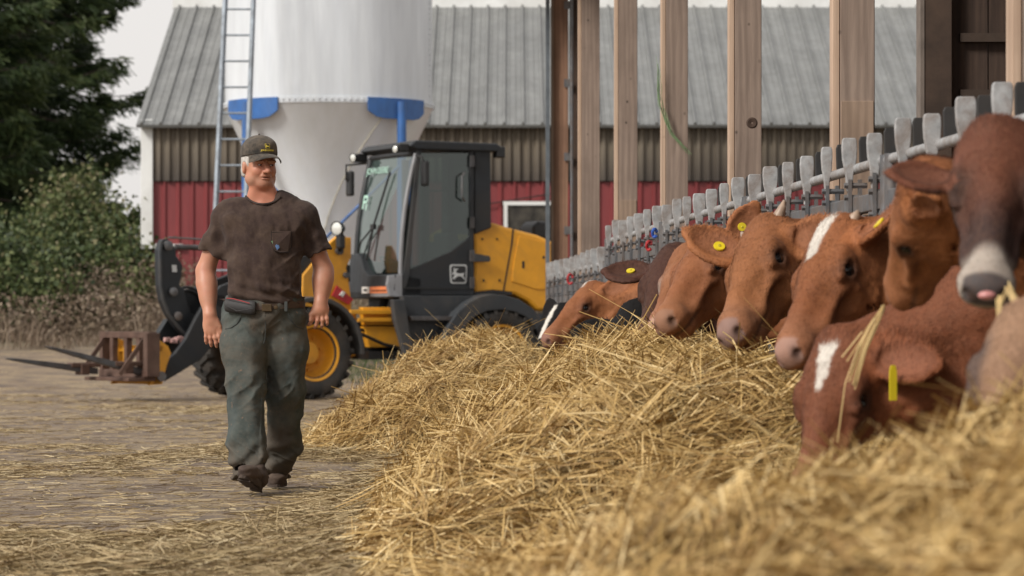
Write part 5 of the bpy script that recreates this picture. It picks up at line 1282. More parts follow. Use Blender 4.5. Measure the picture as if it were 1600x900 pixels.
# t-shirt
shirtm = clothmat('tshirt_cloth', (.030, .019, .017), (.052, .034, .029), (.110, .076, .054), .55, 9)
a0 = mx_(300); V4 = Vol(np.arange(mx_(300), mx_(530), .0052), np.arange(YM-.24, YM+.22, .0052), np.arange(.92, 1.56, .0052))
cxm = mx_(414)
def mpz(px, z, dy=0): return np.array([(px-800)*(YM+dy)/FP, YM+dy, z])
V4.ell(mpz(412, 1.30), (.195, .125, .17), k=.05); V4.ell(mpz(413, 1.12, -.02), (.196, .148, .20), k=.07)
V4.ell(mpz(413, 1.00, -.005), (.198, .140, .14), k=.05)
V4.ell(mpz(375, 1.34, -.045), (.09, .07, .08), k=.05); V4.ell(mpz(449, 1.34, -.045), (.09, .07, .08), k=.05)
V4.cone(mp(352, 341, .01), mp(472, 343, .01), .074, .068, .04); V4.cone(mp(372, 327, .015), mp(448, 323, .015), .060, .060, .05); V4.cone(mp(442, 318, .015), mp(474, 338, .015), .052, .062, .05)
V4.ell(mpz(413, 1.30, .06), (.17, .09, .18), k=.05)
SLh, SRh = mp(328, 402, .015), mp(503, 400, .02)
SLs, SRs = mp(350, 343, .015), mp(476, 342, .015)
V4.cone(SLs, SLh, .062, .063, .03); V4.cone(SRs, SRh, .062, .061, .03)
for S_, H_ in ((SLs, SLh), (SRs, SRh)):
    d = (H_-S_)/np.linalg.norm(H_-S_); q = H_-d*.022; lo = [q[0]-.2, YM-.24, q[2]-.2]; hi = [q[0]+.2, YM+.22, q[2]+.09]
    if S_ is SLs: hi[0] = mx_(350)
    else: lo[0] = mx_(479)
    V4.half(q, d, 0, lo, hi); V4.cone(q-d*.006, q+d*.05, .048, .052, 0, 's')
V4.half((0, 0, mz_(474)), (0.03, 0, -1)); V4.ell((XM, YM, mz_(474)), (.165, .112, .05), op='s', k=0)
V4.ell(mp(411, 304, -.035), (.066, .085, .062), k=.008, op='s'); V4.cone(mp(411, 320, .02), mp(409, 280, .01), .070, .078, .006, 's')
def shirt_folds(X, Y, Z):
    x = (X-XM); f = .0065*np.sin((Z*1.0+np.abs(x)*.9)*48+3*vn(X*6, Y*6, Z*6, 4))*sstep(.10, .2, np.abs(x))*sstep(1.40, 1.15, Z)
    f += .010*vn(X*16+Z*7, Y*9, Z*11-X*9, 6)+.006*fbm(X*34, Y*22, Z*16+X*18, 2, 8)
    f += .007*np.sin(Z*95+x*22+2.5*vn(X*7, Y*7, Z*7, 1))*sstep(1.10, .99, Z)
    return f
def ridge(n_): return np.clip(1-np.abs(n_)*1.6, 0, 1)**3
def shirt_creases(X, Y, Z):
    x = X-XM; low = sstep(1.28, 1.05, Z); side = sstep(.06, .17, np.abs(x))
    f = -.010*ridge(vn(x*7+Z*3, Y*5, Z*20-np.sign(x)*x*14, 61))*(.25+.75*low*side)
    f += -.009*ridge(vn(x*9-Z*5, Y*5, Z*24+x*9, 62))*sstep(1.12, 1.0, Z)
    f += -.008*ridge(vn(x*14+Z*9, Y*6, Z*7-x*5, 63))*sstep(1.46, 1.36, Z)*sstep(.10, .2, np.abs(x))
    return f
V4.disp(shirt_folds); V4.disp(shirt_creases)
shirt = body_mesh('tshirt', V4, shirtm.m, man, None, 2)
# front-surface finder so that small things lie on the cloth
def front_y(obj, x, z, default, xr=.01, zr=.01):
    me = obj.data; n = len(me.vertices); co = np.empty(n*3, 'f4'); me.vertices.foreach_get('co', co); co = co.reshape(-1, 3)+np.array(ORG[obj.name], 'f4')
    m = (np.abs(co[:,0]-x) < xr) & (np.abs(co[:,2]-z) < zr); return float(co[m][:,1].min()) if m.any() else default
def on(obj, px, py, h=.003, base=None):
    x, z = mx_(px), mz_(py); y = front_y(obj, x, z, YM-.13)
    k = y/YM; return Vector((x*k, y-h, CH+(z-CH)*k))
# collar rib
pts = []
for i in range(15):
    th = (i/14*2-1)*R(66); px = 411+29.5*math.sin(th); py = 298+21*math.cos(th); pts.append(on(shirt, px, py, .001))
MB().tube(pts, .0055, 6).build('collar', simple('collar_rib', (.045, .030, .025), .95), shirt, smooth=True)
def flat_on(obj, poly, h, th, nm, mat, par):
    P_ = [on(obj, *p, h) for p in poly]; return MB().prism(P_, (0, -th, 0)).build(nm, mat, par)
pocket = flat_on(shirt, [(425, 361), (455, 361), (455, 386), (450, 393), (437, 394), (427, 390), (424, 380)], .0005, .003, 'pocket', shirtm.m, shirt)
seamd = simple('seam_dark', (.016, .011, .010), .95, bump=0)
MB().tube([on(shirt, *p, .0045) for p in ((425, 363), (455, 363))], .0016, 4).build('pocket_seam', seamd, pocket)
MB().tube([on(shirt, *p, .003) for p in ((424, 361), (424, 381), (428, 391), (438, 395), (451, 394), (456, 386), (456, 361))], .0016, 4).build('pocket_seam', seamd, pocket)
for nm, c_, poly in (('embroidery', (.30, .06, .035), [(433, 376), (441, 369), (448, 370), (443, 376), (436, 381)]), ('embroidery', (.07, .13, .26), [(430, 384), (435, 379), (437, 387), (433, 391)]),
                     ('embroidery', (.10, .20, .10), [(424, 377), (430, 374), (432, 379), (427, 383)]), ('embroidery', (.42, .34, .28), [(446, 369), (451, 368), (450, 373)])):
    flat_on(shirt, poly, .0042, .0015, nm, simple('thread', c_, .8, bump=0), pocket)
# trousers
jm = NT('jeans'); a_ = jm.attr('Col')
c = jm.ramp(jm.noise(7, 6, .7), [(.3, (.040, .050, .047)), (.7, (.095, .104, .094))])
c = jm.mix(jm.ramp(jm.noise(3.2, 7, .75, dist=.7), [(.44, 0.0), (.74, .68)]), c, (.155, .118, .088))
c = jm.mix(jm.ramp(jm.noise(2.1, 6, .7, jm.coords((2, 2, .7)), .4), [(.5, 0.0), (.75, .4)]), c, (.045, .072, .092))
c = jm.mix(jm.math('MULTIPLY', a_.outputs['Fac'], .75), c, (.095, .070, .052))
c = jm.mix(jm.ramp(jm.noise(38, 5, .75), [(.62, 0.0), (.72, .7)]), c, (.24, .15, .10))
jm.color(c).set(Roughness=.95); jm.p.inputs['Specular IOR Level'].default_value = .15; jm.bump(jm.noise(380, 2), .25, .002)
V5 = Vol(np.arange(mx_(338), mx_(490), .0050), np.arange(YM-.50, YM+.50, .0060), np.arange(.05, 1.0, .0050))
V5.ell(mpz(414, .965, 0), (.200, .138, .10), k=.04); V5.ell(mpz(413, .89, .01), (.198, .145, .12), k=.05)
V5.ell(mpz(413, .86, .07), (.17, .10, .12), k=.05)
# forward leg (left in the picture) and rear leg
LH, LK, LC, LA = mpz(380, .87), mp(385, 600, -.11), mp(386, 690, -.20), mp(391, 740, -.27)
RH, RK, RC, RA = mpz(447, .87, .02), mp(446, 612, .05), mp(444, 690, .18), mp(433, 742, .30)
V5.chain([LH, mp(381, 545, -.06), LK, LC, LA], [.108, .108, .094, .090, .083], .04)
V5.chain([RH, mp(447, 545, .02), RK, RC, RA], [.104, .103, .088, .080, .060], .04)
V5.cone(LC+[0,.05,0], LA+[0,.045,0], .075, .07, .04); V5.cone(RC+[0,.04,0], RA+[.0,.03,.01], .06, .055, .04)
V5.half((0, 0, mz_(474)), (0.03, 0, 1)); V5.ell((XM, YM, mz_(474)), (.165, .112, .03), op='s', k=0)
for A_, B_, r_ in ((LC, LA, .066), (RC, RA, .048)):
    d = (B_-A_)/np.linalg.norm(B_-A_); q = B_+d*.012; V5.half(q, d, 0, [q[0]-.13, q[1]-.14, q[2]-.14], [q[0]+.13, q[1]+.14, q[2]+.05]); V5.cone(q-d*.03, q+d*.05, r_, r_, 0, 's')
def leg_folds(X, Y, Z):
    f = .007*vn(X*12, Y*9, Z*5, 12)+.004*fbm(X*30+Z*16, Y*16, Z*22-X*10, 2, 13)
    f += .010*np.sin(Z*62-(X-XM)*38+3.2*vn(X*8, Y*8, Z*5, 14))*(sstep(.30, .16, Z)+.55*sstep(.78, .88, Z)*sstep(.96, .9, Z))
    f += .008*np.sin((X-XM)*55+Z*14+2*vn(X*5, Y*5, Z*3, 15))*sstep(.80, .6, Z)*sstep(.15, .35, Z)*.6
    f += .005*np.sin(Z*46+np.abs(X-XM)*60+2*vn(X*6, Y*6, Z*6, 16))*np.exp(-((Z-.53)/.07)**2)
    return f
def leg_creases(X, Y, Z):
    x = X-XM; lx = np.where(x < 0, x+.09, x-.09)
    f = -.006*ridge(vn(x*7, Y*6, Z*26+np.abs(lx)*24, 71))*sstep(.74, .84, Z)
    f += -.007*ridge(vn(lx*9, Y*7, Z*24-lx*16, 72))*np.exp(-((Z-.52)/.11)**2)
    f += -.011*ridge(vn(lx*6, Y*6, Z*26+lx*14, 73))*sstep(.32, .2, Z)
    f += -.006*ridge(vn(lx*13+Z*3, Y*8, Z*3.2, 74))*sstep(.86, .72, Z)*sstep(.10, .3, Z)
    return f
V5.disp(leg_folds); V5.disp(leg_creases)
def jeancol(P):
    d = np.clip(sstep(.30, .08, P[:,2])*.9+.8*sstep(.15, .6, fbm(P[:,0]*7, P[:,1]*7, P[:,2]*3.5, 3, 18)), 0, 1); return np.stack([d]*3, -1)
jeans = body_mesh('jeans', V5, jm.m, man, jeancol, 2)
denim = simple('denim_seam', (.045, .050, .048), .9, bump=0)
MB().tube([on(jeans, *p, .001) for p in ((414, 492), (415, 510), (414, 530), (412, 537))], .0018, 5).build('fly_seam', denim, jeans, smooth=True)
MB().tube([on(jeans, *p, .0) for p in ((451, 490), (455, 502), (464, 511), (474, 514))], .0028, 5).build('pocket_seam', denim, jeans, smooth=True)
MB().tube([on(jeans, *p, .0) for p in ((376, 495), (370, 506), (361, 512), (352, 514))], .0028, 5).build('pocket_seam', denim, jeans, smooth=True)
# belt with loops, buckle, pouch
belt_m = simple('belt_leather', (.050, .026, .016), .5, 0, .35, 12, dirt=(.10, .075, .05), dirtamt=.5)
rings = []
for k in range(40):
    a = 2*math.pi*k/40; rx, ry = .200, .143; zc_ = mz_(479)+.012*math.cos(a)
    cxx = mx_(413); o_ = Vector((cxx+rx*math.cos(a), YM+ry*math.sin(a)*1.0, zc_)); n_ = Vector((math.cos(a), math.sin(a)*rx/ry, 0)).normalized()
    rings.append([o_+Vector((0,0,.017)), o_+n_*.006+Vector((0,0,.017)), o_+n_*.006-Vector((0,0,.017)), o_-Vector((0,0,.017))])
belt = MB().loft(rings, False, True).build('belt', belt_m, man, smooth=True)
brass = simple('brass', (.10, .068, .038), .38, .8, .2, 20)
bc_ = mp(417, 481, -.153); 
mb = MB(); mb.box(Vector(bc_), (.050, .006, .036)); bk = mb.build('buckle', brass, belt, bevel=.004)
MB().lathe(Vector(bc_)+Vector((.045, -.002, .002)), (0,-1,0), [(.001, .006), (.010, .005), (.012, 0)], 12).build('stud', brass, belt)
for px in (447, 372): MB().box(Vector(mp(px, 479, -.138)), (.016, .012, .050)).build('belt_loop', denim, belt, bevel=.003)
pm = simple('pouch_leather', (.020, .020, .022), .5, 0, .25, 10, dirt=(.07, .06, .05))
V6 = Vol(np.arange(mx_(345), mx_(405), .004), np.arange(YM-.24, YM-.02, .004), np.arange(mz_(496), mz_(458), .004))
V6.cone(mp(357, 477, -.120), mp(394, 481, -.150), .034, .036, .0, flat=((0.0, 1.0, 0.0), .62))
V6.half(mp(351, 477, -.1), (-1, 0, 0), .01)
pouch = body_mesh('belt_pouch', V6, pm, man, None, 1)
MB().tube([Vector(mp(*p)) for p in ((354, 466, -.145), (365, 467, -.16), (380, 471, -.172), (390, 474, -.178))], .0025, 5).build('pouch_piping', simple('red_piping', (.32, .03, .03), .6), pouch, smooth=True)
MB().tube([Vector(mp(*p)) for p in ((354, 478, -.148), (370, 486, -.168), (386, 484, -.186), (396, 482, -.182))], .002, 5).build('pouch_flap', pm, pouch, smooth=True)
# boots
bm_ = simple('boot_leather', (.040, .024, .018), .75, 0, .4, 14, dirt=(.125, .09, .065), dirtamt=.8, bump=.4)
bs_ = simple('boot_sole', (.045, .031, .024), .9, 0, .35, 22, dirt=(.11, .08, .058), dirtamt=.85, bump=.8, bscale=60)
def boot(heel, toe, ankle, upv, tread):
    heel, toe, ankle = map(np.array, (heel, toe, ankle)); d = toe-heel; L = np.linalg.norm(d); d /= L; u = np.array(upv, float); u -= d*(u@d); u /= np.linalg.norm(u); s = np.cross(d, u)
    lo = np.minimum(np.minimum(heel, toe), ankle)-.09; hi = np.maximum(np.maximum(heel, toe), ankle)+.10
    Vb = Vol(np.arange(lo[0], hi[0], .004), np.arange(lo[1], hi[1], .004), np.arange(lo[2], hi[2], .004))
    A = [d, s, u]
    Vb.ell(heel+d*L*.14+u*.055, (.055, .038, .05), A, .02); Vb.ell(heel+d*L*.45+u*.052, (.09, .040, .042), A, .03); Vb.ell(heel+d*L*.76+u*.040, (.082, .050, .038), A, .03)
    Vb.cone(heel+d*L*.22+u*.06, ankle, .044, .052, .03)
    Vb.cone(ankle-(ankle-heel)*.12, ankle, .056, .055, .01)
    Vb.disp(lambda X, Y, Z: .003*vn(X*30, Y*30, Z*45, 5)+.0025*np.sin(Z*160)*np.exp(-((Z-ankle[2]+.05)/.05)**2))
    b = body_mesh('boot', Vb, bm_, man, None, 1)
    mb = MB(); n_ = 20; 
    outline = []
    for k in range(n_):
        a = 2*math.pi*k/n_; x = math.cos(a); wv = (.047 if x > -.1 else .037)*(1-.10*math.exp(-((x+.15)/.25)**2)); outline.append((.5*L+x*(L*.5+.012), math.sin(a)*wv*(1+.12*(abs(math.sin(a)) > .9))))
    rings = [[Vector(heel+d*x+s*y*q+u*h) for x, y in outline] for h, q in ((.030, .98), (.022, 1.04), (.0, 1.02))]
    mb.loft(rings, True); sole = mb.build('sole', bs_, b, bevel=.003)
    if tread:
        mb = MB(); Mx = Matrix((Vector(d), Vector(s), Vector(u))).transposed()
        for i in range(9):
            fx = .10+.80*i/8; wv = .07 if fx > .35 else .058
            if .30 < fx < .40: continue
            mb.box(Vector(heel+d*L*fx+u*-.004), (.013, wv, .008), Mx)
        mb.build('tread', bs_, sole, bevel=.002)
boot(mp(404, 768, -.30), mp(379, 748, -.52), mp(392, 722, -.255), (-.12, -.75, .8), True)
boot(mp(433, 757, .44), mp(433, 761, .20), mp(433, 737, .31), (0, .0, 1), False)
# ------------------------------------------------------------------ cattle
cm = NT('cow_coat'); a_ = cm.attr('Col'); n1 = cm.noise(5, 5, .65); n2 = cm.noise(70, 4, .7, cm.coords((1, 1, .5)))
c = cm.mix(cm.ramp(n1, [(.35, 0.0), (.75, .28)]), a_.outputs['Color'], (.07, .026, .013)); 
c = cm.mix(cm.ramp(n2, [(.35, 0.0), (.8, .16)]), c, (.30, .15, .08)); 
cm.color(c).set(Roughness=.72); cm.p.inputs['Specular IOR Level'].default_value = .25; cm.p.inputs['Sheen Weight'].default_value = .03; cm.p.inputs['Sheen Roughness'].default_value = .4
cm.bump(cm.noise(140, 3, .7, cm.coords((1, 1, .35))), .35, .004)
dm = NT('dark_coat'); a_ = dm.attr('Col'); dm.color(a_.outputs['Color']).set(Roughness=.75); dm.p.inputs['Specular IOR Level'].default_value = .15; dm.bump(dm.noise(120, 3), .3, .004)
eyem = simple('cow_eye', (.008, .006, .006), .08, bump=0)
hornm = simple('horn', (.33, .235, .17), .45, 0, .25, 20, bump=.1)
tagm = simple('yellow_tag', (.66, .52, .02), .4, 0, .06, 5, bump=0)
tagd = simple('tag_mark', (.52, .42, .03), .5, bump=0)
tonguem = simple('tongue', (.46, .20, .19), .35, bump=.05)
nose_wet = None
def nrm(v): v = np.array(v, float); return v/np.linalg.norm(v)
def cow(label, poll, nose, hint, yb, coat, dark, muzzle=(.42, .24, .19), blaze=None, ears=None, horns=False, tags=(), sc=None, mat=None, extra=None, nose_col=None, body_h=1.28, ring=None, open_mouth=False, neck_r=1.0, ear_sc=1.0, white_patch=False, horn=1.0, mw=1.0, ear_x=.055, ew=1.0, hair=12000):
    """poll and nose are world points; hint is the way the forehead faces; yb where the neck passes the fence"""
    poll, nose = np.array(poll, float), np.array(nose, float); L = np.linalg.norm(nose-poll); a = nrm(nose-poll); n = np.array(hint, float); n = nrm(n-a*(n@a)); s = np.cross(n, a)
    k_ = (sc or L/.525); A = [a, s, n]
    def H(x, y, z): return poll+(a*x+s*y+n*z)*k_
    Ls = L/k_/.50   # stretch of the face along its length
    def Hx(x, y, z): return H(x*Ls, y, z)
    wd = np.array([UF+VD*yb, yb, 0])
    hmin = min(poll[2], nose[2])-.22*k_
    xs_ = np.concatenate([np.arange(min(poll[0], nose[0])-.36*k_, wd[0]+.05, .0085), np.arange(wd[0]+.06, wd[0]+2.35, .035)])
    yl = min(poll[1]-.12, nose[1], yb-.36)-.25; yh = max(poll[1]+.12, nose[1], yb+.36)+.25
    ylo, yhi = min(poll[1], nose[1])-.36*k_, max(poll[1], nose[1])+.36*k_
    ys_ = np.concatenate([np.arange(yl, ylo, .025), np.arange(max(yl, ylo), min(yh, yhi), .0085), np.arange(yhi, yh, .025)]) if yl < ylo else np.concatenate([np.arange(ylo, yhi, .0085), np.arange(yhi, yh, .025)])
    ys_ = np.unique(ys_); ys_ = ys_[np.r_[True, np.diff(ys_) > .002]]
    zlo, zhi = hmin, max(poll[2], nose[2])+.32*k_
    zs_ = np.unique(np.concatenate([np.arange(-.03, zlo, .03), np.arange(max(zlo, 0), zhi, .0085), np.arange(zhi, body_h+.25, .03)])); zs_ = zs_[np.r_[True, np.diff(zs_) > .002]]
    V = Vol(xs_, ys_, zs_)
    # body and legs behind the fence
    bx = wd[0]; T = body_h/1.28
    def B(u, dy, z): return np.array([bx+u, yb+dy, z*T+.05])
    V.ell(B(1.25, 0, .86), (.78, .30*T, .34*T), k=.1); V.ell(B(.72, 0, .88), (.34, .25*T, .34*T), k=.1); V.ell(B(1.85, 0, .96), (.34, .26*T, .28*T), k=.1)
    V.cone(B(.7, 0, 1.13), B(2.0, 0, 1.16), .10, .10, .12)
    for dy in (-.16, .16):
        V.chain([B(.66, dy, .80), B(.64, dy, .48), B(.66, dy, .14), B(.62, dy, .03)], [.13, .062, .04, .055], .06)
        V.chain([B(1.92, dy, .90), B(1.74, dy, .60), B(1.98, dy, .44), B(1.92, dy, .14), B(1.88, dy, .03)], [.2, .10, .055, .04, .055], .06)
    V.chain([B(2.14, 0, 1.1), B(2.22, 0, .9), B(2.2, 0, .45)], [.035, .02, .03], .03)
    # neck
    nb = H(.06, 0, -.115); nb2 = H(.17, 0, -.17)
    mid = (nb*.5+B(.34, 0, 1.0)*.5); mid[2] += .02
    V.chain([nb, mid, B(.34, 0, 1.0)], [.095*k_, .125*neck_r, .19*T], .09); V.chain([nb2, (nb2+B(.36, 0, .78))/2+[0,0,-.02], B(.36, 0, .80)], [.055*k_, .11*neck_r, .18*T], .10)
    V.cone(H(.02, 0, -.07), H(.0, 0, -.07)*.4+B(.5, 0, 1.13)*.6, .055*k_, .11, .08)
    # head
    V.ell(H(.085, 0, -.095), np.array((.125, .105, .10))*k_, A, .05*k_)
    V.ell(Hx(.15, 0, -.070), np.array((.13, .100, .070))*k_, A, .04*k_)
    V.ell(H(.005, 0, -.050), np.array((.05, .062, .048))*k_, A, .04*k_)
    V.cone(Hx(.20, 0, -.085), Hx(.43, 0, -.080), .064*k_, .040*k_, .04*k_, flat=None)
    V.cone(Hx(.18, 0, -.045), Hx(.43, 0, -.050), .044*k_, .026*k_, .04*k_)
    V.ell(Hx(.445, 0, -.082), np.array((.055, .060*mw, .054))*k_, A, .04*k_)
    V.ell(Hx(.475, 0, -.078), np.array((.032, .053*mw, .041*mw**.5))*k_, A, .02*k_)
    V.cone(Hx(.13, 0, -.190), Hx(.40, 0, -.135), .050*k_, .034*k_, .05*k_)
    V.ell(Hx(.43, 0, -.138), np.array((.042, .044*mw, .026))*k_, A, .02*k_)
    for q in (-1, 1):
        V.ell(H(.145, q*.052, -.150), np.array((.11, .040, .090))*k_, A, .04*k_)            # cheek
        V.cone(Hx(.20, q*.060, -.115), Hx(.36, q*.045, -.105), .030*k_, .022*k_, .04*k_)
        V.ell(Hx(.160, q*.086, -.040), np.array((.044, .027, .024))*k_, A, .02*k_)
        V.ell(Hx(.29, q*.085, -.125), np.array((.06, .030, .030))*k_, A, .03*k_, 's')         # brow
        V.ell(Hx(.185, q*.090, -.070), np.array((.038, .026, .032))*k_, A, .02*k_)
        V.cone(Hx(.145, q*.098, -.062), Hx(.225, q*.094, -.060), .012*k_, .010*k_, .018*k_)   # upper lid fold
        V.cone(Hx(.14, q*.088, -.105), Hx(.235, q*.085, -.100), .008*k_, .007*k_, .014*k_)
        V.ell(Hx(.186, q*.116, -.070), np.array((.025, .024, .0175))*k_, A, .008*k_, 's')    # eye opening
        V.ell(Hx(.494, q*.040*mw, -.066), np.array((.019, .0105*mw, .016))*k_, A, .008*k_, 's')   # nostril
        V.cone(Hx(.24, q*.078, -.088), Hx(.36, q*.060, -.100), .009*k_, .006*k_, .02*k_)   # facial crest
        V.cone(Hx(.06, q*.078, -.215), Hx(.20, q*.062, -.200), .010*k_, .010*k_, .02*k_, 's')
        V.cone(Hx(.355, q*.062*mw, -.130), Hx(.475, q*.056*mw, -.122), .0085*k_, .0075*k_, .006*k_, 's')
        if open_mouth: pass
    if open_mouth: V.ell(Hx(.485, 0, -.122), np.array((.05, .045, .013))*k_, A, .008, 's')
    else: V.cone(Hx(.488, -.05*mw, -.121), Hx(.488, .05*mw, -.121), .0075*k_, .0075*k_, .006*k_, 's')
    # ears: cupped leaves; each ear gets its own direction (along s, along n, along a)
    ears = ears or {1: (1, .0, -.12), -1: (1, .0, -.12)}; EI = {}
    for q in (-1, 1):
        if q not in ears or ears[q] is None: continue
        e = ears[q]; dv = nrm(s*q*e[0]+n*e[1]+a*e[2]); fc = nrm(n*(e[3] if len(e) > 3 else 1)+a*(e[4] if len(e) > 4 else .35)+s*(e[5] if len(e) > 5 else 0)); fc = nrm(fc-dv*(fc@dv)); wv = np.cross(dv, fc)
        e0 = H(ear_x, q*.088, -.075); kk = k_*ear_sc; c_ = e0+dv*.115*kk
        V.cone(e0-dv*.02*kk, e0+dv*.05*kk, .036*kk, .030*kk, .02*kk)
        V.ell(c_, np.array((.105, .066*ew, .021))*kk, [dv, wv, fc], .015*kk)
        V.ell(c_+fc*.020*kk+dv*.008*kk, np.array((.088, .052*ew, .021))*kk, [dv, wv, fc], .008*kk, 's')
        V.ell(e0+dv*.215*kk, np.array((.022, .022, .010))*kk, [dv, wv, fc], .02*kk)
        EI[q] = (c_, dv, wv, fc, kk)
    def fold(X, Y, Z):
        x = ((X-poll[0])*a[0]+(Y-poll[1])*a[1]+(Z-poll[2])*a[2])/k_; z_ = ((X-poll[0])*n[0]+(Y-poll[1])*n[1]+(Z-poll[2])*n[2])/k_
        f = .0050*fbm(X*15, Y*17, Z*17, 2, 31)+.0014*vn(X*55, Y*55, Z*55, 5)
        f += .005*np.sin((z_+.6*x)*95+3*vn(X*7, Y*7, Z*7, 9))*sstep(-.16, -.24, z_)*sstep(.3, .15, x)
        return f+.0022*np.sin(x*230+4*vn(X*14, Y*14, Z*14, 2))*np.exp(-((x-.19)/.07)**2)*sstep(-.09, -.12, z_)
    V.disp(fold, .03)
    def col(P):
        p = (P-poll)/k_; x, y, z = p@a, p@s, p@n; x = x/Ls; N_ = len(P)
        hd = (x > -.05) & (np.abs(y) < .2) & (z > -.26) & (x < .6) & (z < .2)
        c = np.tile(np.array(coat, float)*.80, (N_, 1)); dk = np.array(dark, float)
        w_ = np.clip(.5+.75*fbm(P[:,0]*3.2, P[:,1]*3.2, P[:,2]*3.2, 4, 41)*1.25+.28*fbm(x*30, y*55, z*55, 2, 47), 0, 1); c = c*(1.05-.80*w_[:,None])+dk*(.80*w_[:,None])
        def lay(m, cc, am=1.0):
            m = np.clip(m, 0, 1)*am; c[:] = c*(1-m[:,None])+np.array(cc)*m[:,None]
        lay(sstep(-.12, -.20, z)*hd, np.array(coat)*1.12, .4)
        lay((x < -.02)*sstep(0, -.3, x), dk, .45)
        lay(np.exp(-((x-.19)**2/.0030+(np.abs(y)-.09)**2/.0018+(z+.075)**2/.0026))*hd, dk*.5, .7); lay(np.exp(-(((x-.188)**2+(z+.070)**2)/.0011)**2)*(np.abs(y) > .075)*hd, (.02, .010, .008), .85); lay(np.exp(-((x-.27)**2/.0026+(z+.105)**2/.0003))*(np.abs(y) > .05)*hd, dk*.6, .5)
        lay(sstep(.33, .44, x)*hd, np.array(coat)*.5+np.array(muzzle)*.45, .5)
        if extra: extra(lay, x, y, z, hd, P)
        if ring: lay(sstep(.36, .41, x)*hd, ring, 1)
        lay(sstep(.452, .466, x)*sstep(-.100, -.085, z)*sstep(.052*mw, .044*mw, np.abs(y))*hd, nose_col or muzzle, .95)
        lay(np.exp(-((x-.492)**2/.0004+(np.abs(y)-.036)**2/.00022+(z+.068)**2/.0005))*hd, (.02, .012, .012), .9)
        lay(np.exp(-((z+.122)/.007)**2)*sstep(.33, .40, x)*hd, (.05, .025, .02), .8)
        if blaze: 
            x0_, x1_, w0_, w1_ = blaze; ww = w0_+(w1_-w0_)*np.clip((x-x0_)/(x1_-x0_), 0, 1)+.007*vn(x*55, y*55, z*0, 3)
            lay(sstep(ww+.008, ww-.006, np.abs(y))*sstep(x0_-.01, x0_+.01, x)*sstep(x1_+.01, x1_-.01, x)*(z > -.055)*hd, (.62, .58, .52), 1)
        for q, (c_, dv, wv, fc, kk) in EI.items():
            r_ = (P-c_)/kk; l_, w2, f_ = r_@dv, r_@wv, r_@fc; ine = (np.abs(l_) < .125) & (np.abs(w2) < .075) & (np.abs(f_) < .05)
            inn = sstep(1.0, .7, np.sqrt((l_/.095)**2+(w2/.050)**2))*(f_ > -.012)*ine
            lay(ine*1.0, dk, .35); lay(inn, np.array(coat)*.62+np.array((.10, .045, .03))*min(1, coat[0]*4), .7); lay(sstep(.75, 1.0, np.sqrt((l_/.11)**2+(w2/.06)**2))*ine*(f_ > -.02), np.array(coat)*1.25, .5)
        return np.clip(c, 0, .9)
    root = tag(empty('cow', (bx+.6, yb, .05)), label, 'cow', 'cattle feeding through the headlocks')
    P, Q = V.mesh(); P = smooth_mesh(P, Q, 1); Cc = col(P)
    link_mesh('body', np_mesh('body', P, Q, mat or cm.m, True, {'Col': Cc}), root)
    # short coat hair on head and neck
    x_ = ((P-poll)/k_)@a; fc_ = P[Q].mean(1); e1 = P[Q[:,2]]-P[Q[:,0]]; e2 = P[Q[:,3]]-P[Q[:,1]]; fn_ = np.cross(e1, e2); ar = np.linalg.norm(fn_, axis=1); fn_ = fn_/(ar[:,None]+1e-12)
    fx = ((fc_-poll)/k_)@a; hy_ = np.abs(((fc_-poll)/k_)@s); hz_ = ((fc_-poll)/k_)@n; isp = (fx > .455*Ls) & (hz_ > -.10) & (hy_ < .046*mw); iseye = ((fx-.187*Ls)**2+(hz_+.0705)**2 < .026**2) & (hy_ > .07)
    w_a = ar*((fx < .49*Ls) & ~isp & ~iseye & (fx > -.5) & (fc_[:,0] < wd[0]+.25)); 
    rg = np.random.default_rng(int(abs(poll[0]*1000))); pick = rg.choice(len(Q), hair, p=w_a/w_a.sum()); w4 = rg.dirichlet([1,1,1,1], hair)
    hp0 = (P[Q[pick]]*w4[:,:,None]).sum(1); hn = fn_[pick]; hx = fx[pick]
    flow = np.where((hx < .10)[:,None], -a, a)+rg.normal(0, .32, (hair, 3)); flow[hx < -.02] += np.array([.5, 0, -.6])
    d_ = flow-hn*(flow*hn).sum(1)[:,None]; d_ /= np.linalg.norm(d_, axis=1, keepdims=True)+1e-9; d_ = d_+hn*rg.uniform(.10, .34, hair)[:,None]; d_ /= np.linalg.norm(d_, axis=1, keepdims=True)
    tuft = np.exp(-((hx-.01)/.05)**2); hl = rg.uniform(.007, .013, hair)*(1+2.2*tuft*rg.random(hair))*np.where(hx > .34, .6, 1)
    sd2 = np.cross(d_, hn); sd2 /= np.linalg.norm(sd2, axis=1, keepdims=True)+1e-9; hw = rg.uniform(.0009, .0020, hair)
    tip = hp0+d_*hl[:,None]-hn*(hl*.12)[:,None]
    VV = np.stack([hp0-sd2*hw[:,None], hp0+sd2*hw[:,None], tip+sd2*(hw*.3)[:,None], tip-sd2*(hw*.3)[:,None]], 1).reshape(-1, 3)
    hc = Cc[Q[pick,0]]*rg.uniform(.72, 1.36, hair)[:,None]
    link_mesh('coat_hair', np_mesh('coat_hair', VV, np.arange(hair*4).reshape(-1, 4), mat or cm.m, False, {'Col': np.repeat(hc, 4, 0)}), root)
    for q in (-1, 1):
        c_ = Vector(Hx(.187, q*.0905, -.0705)); MB().ball(c_, .0215*k_, 14).build('eye', eyem, root, smooth=True)
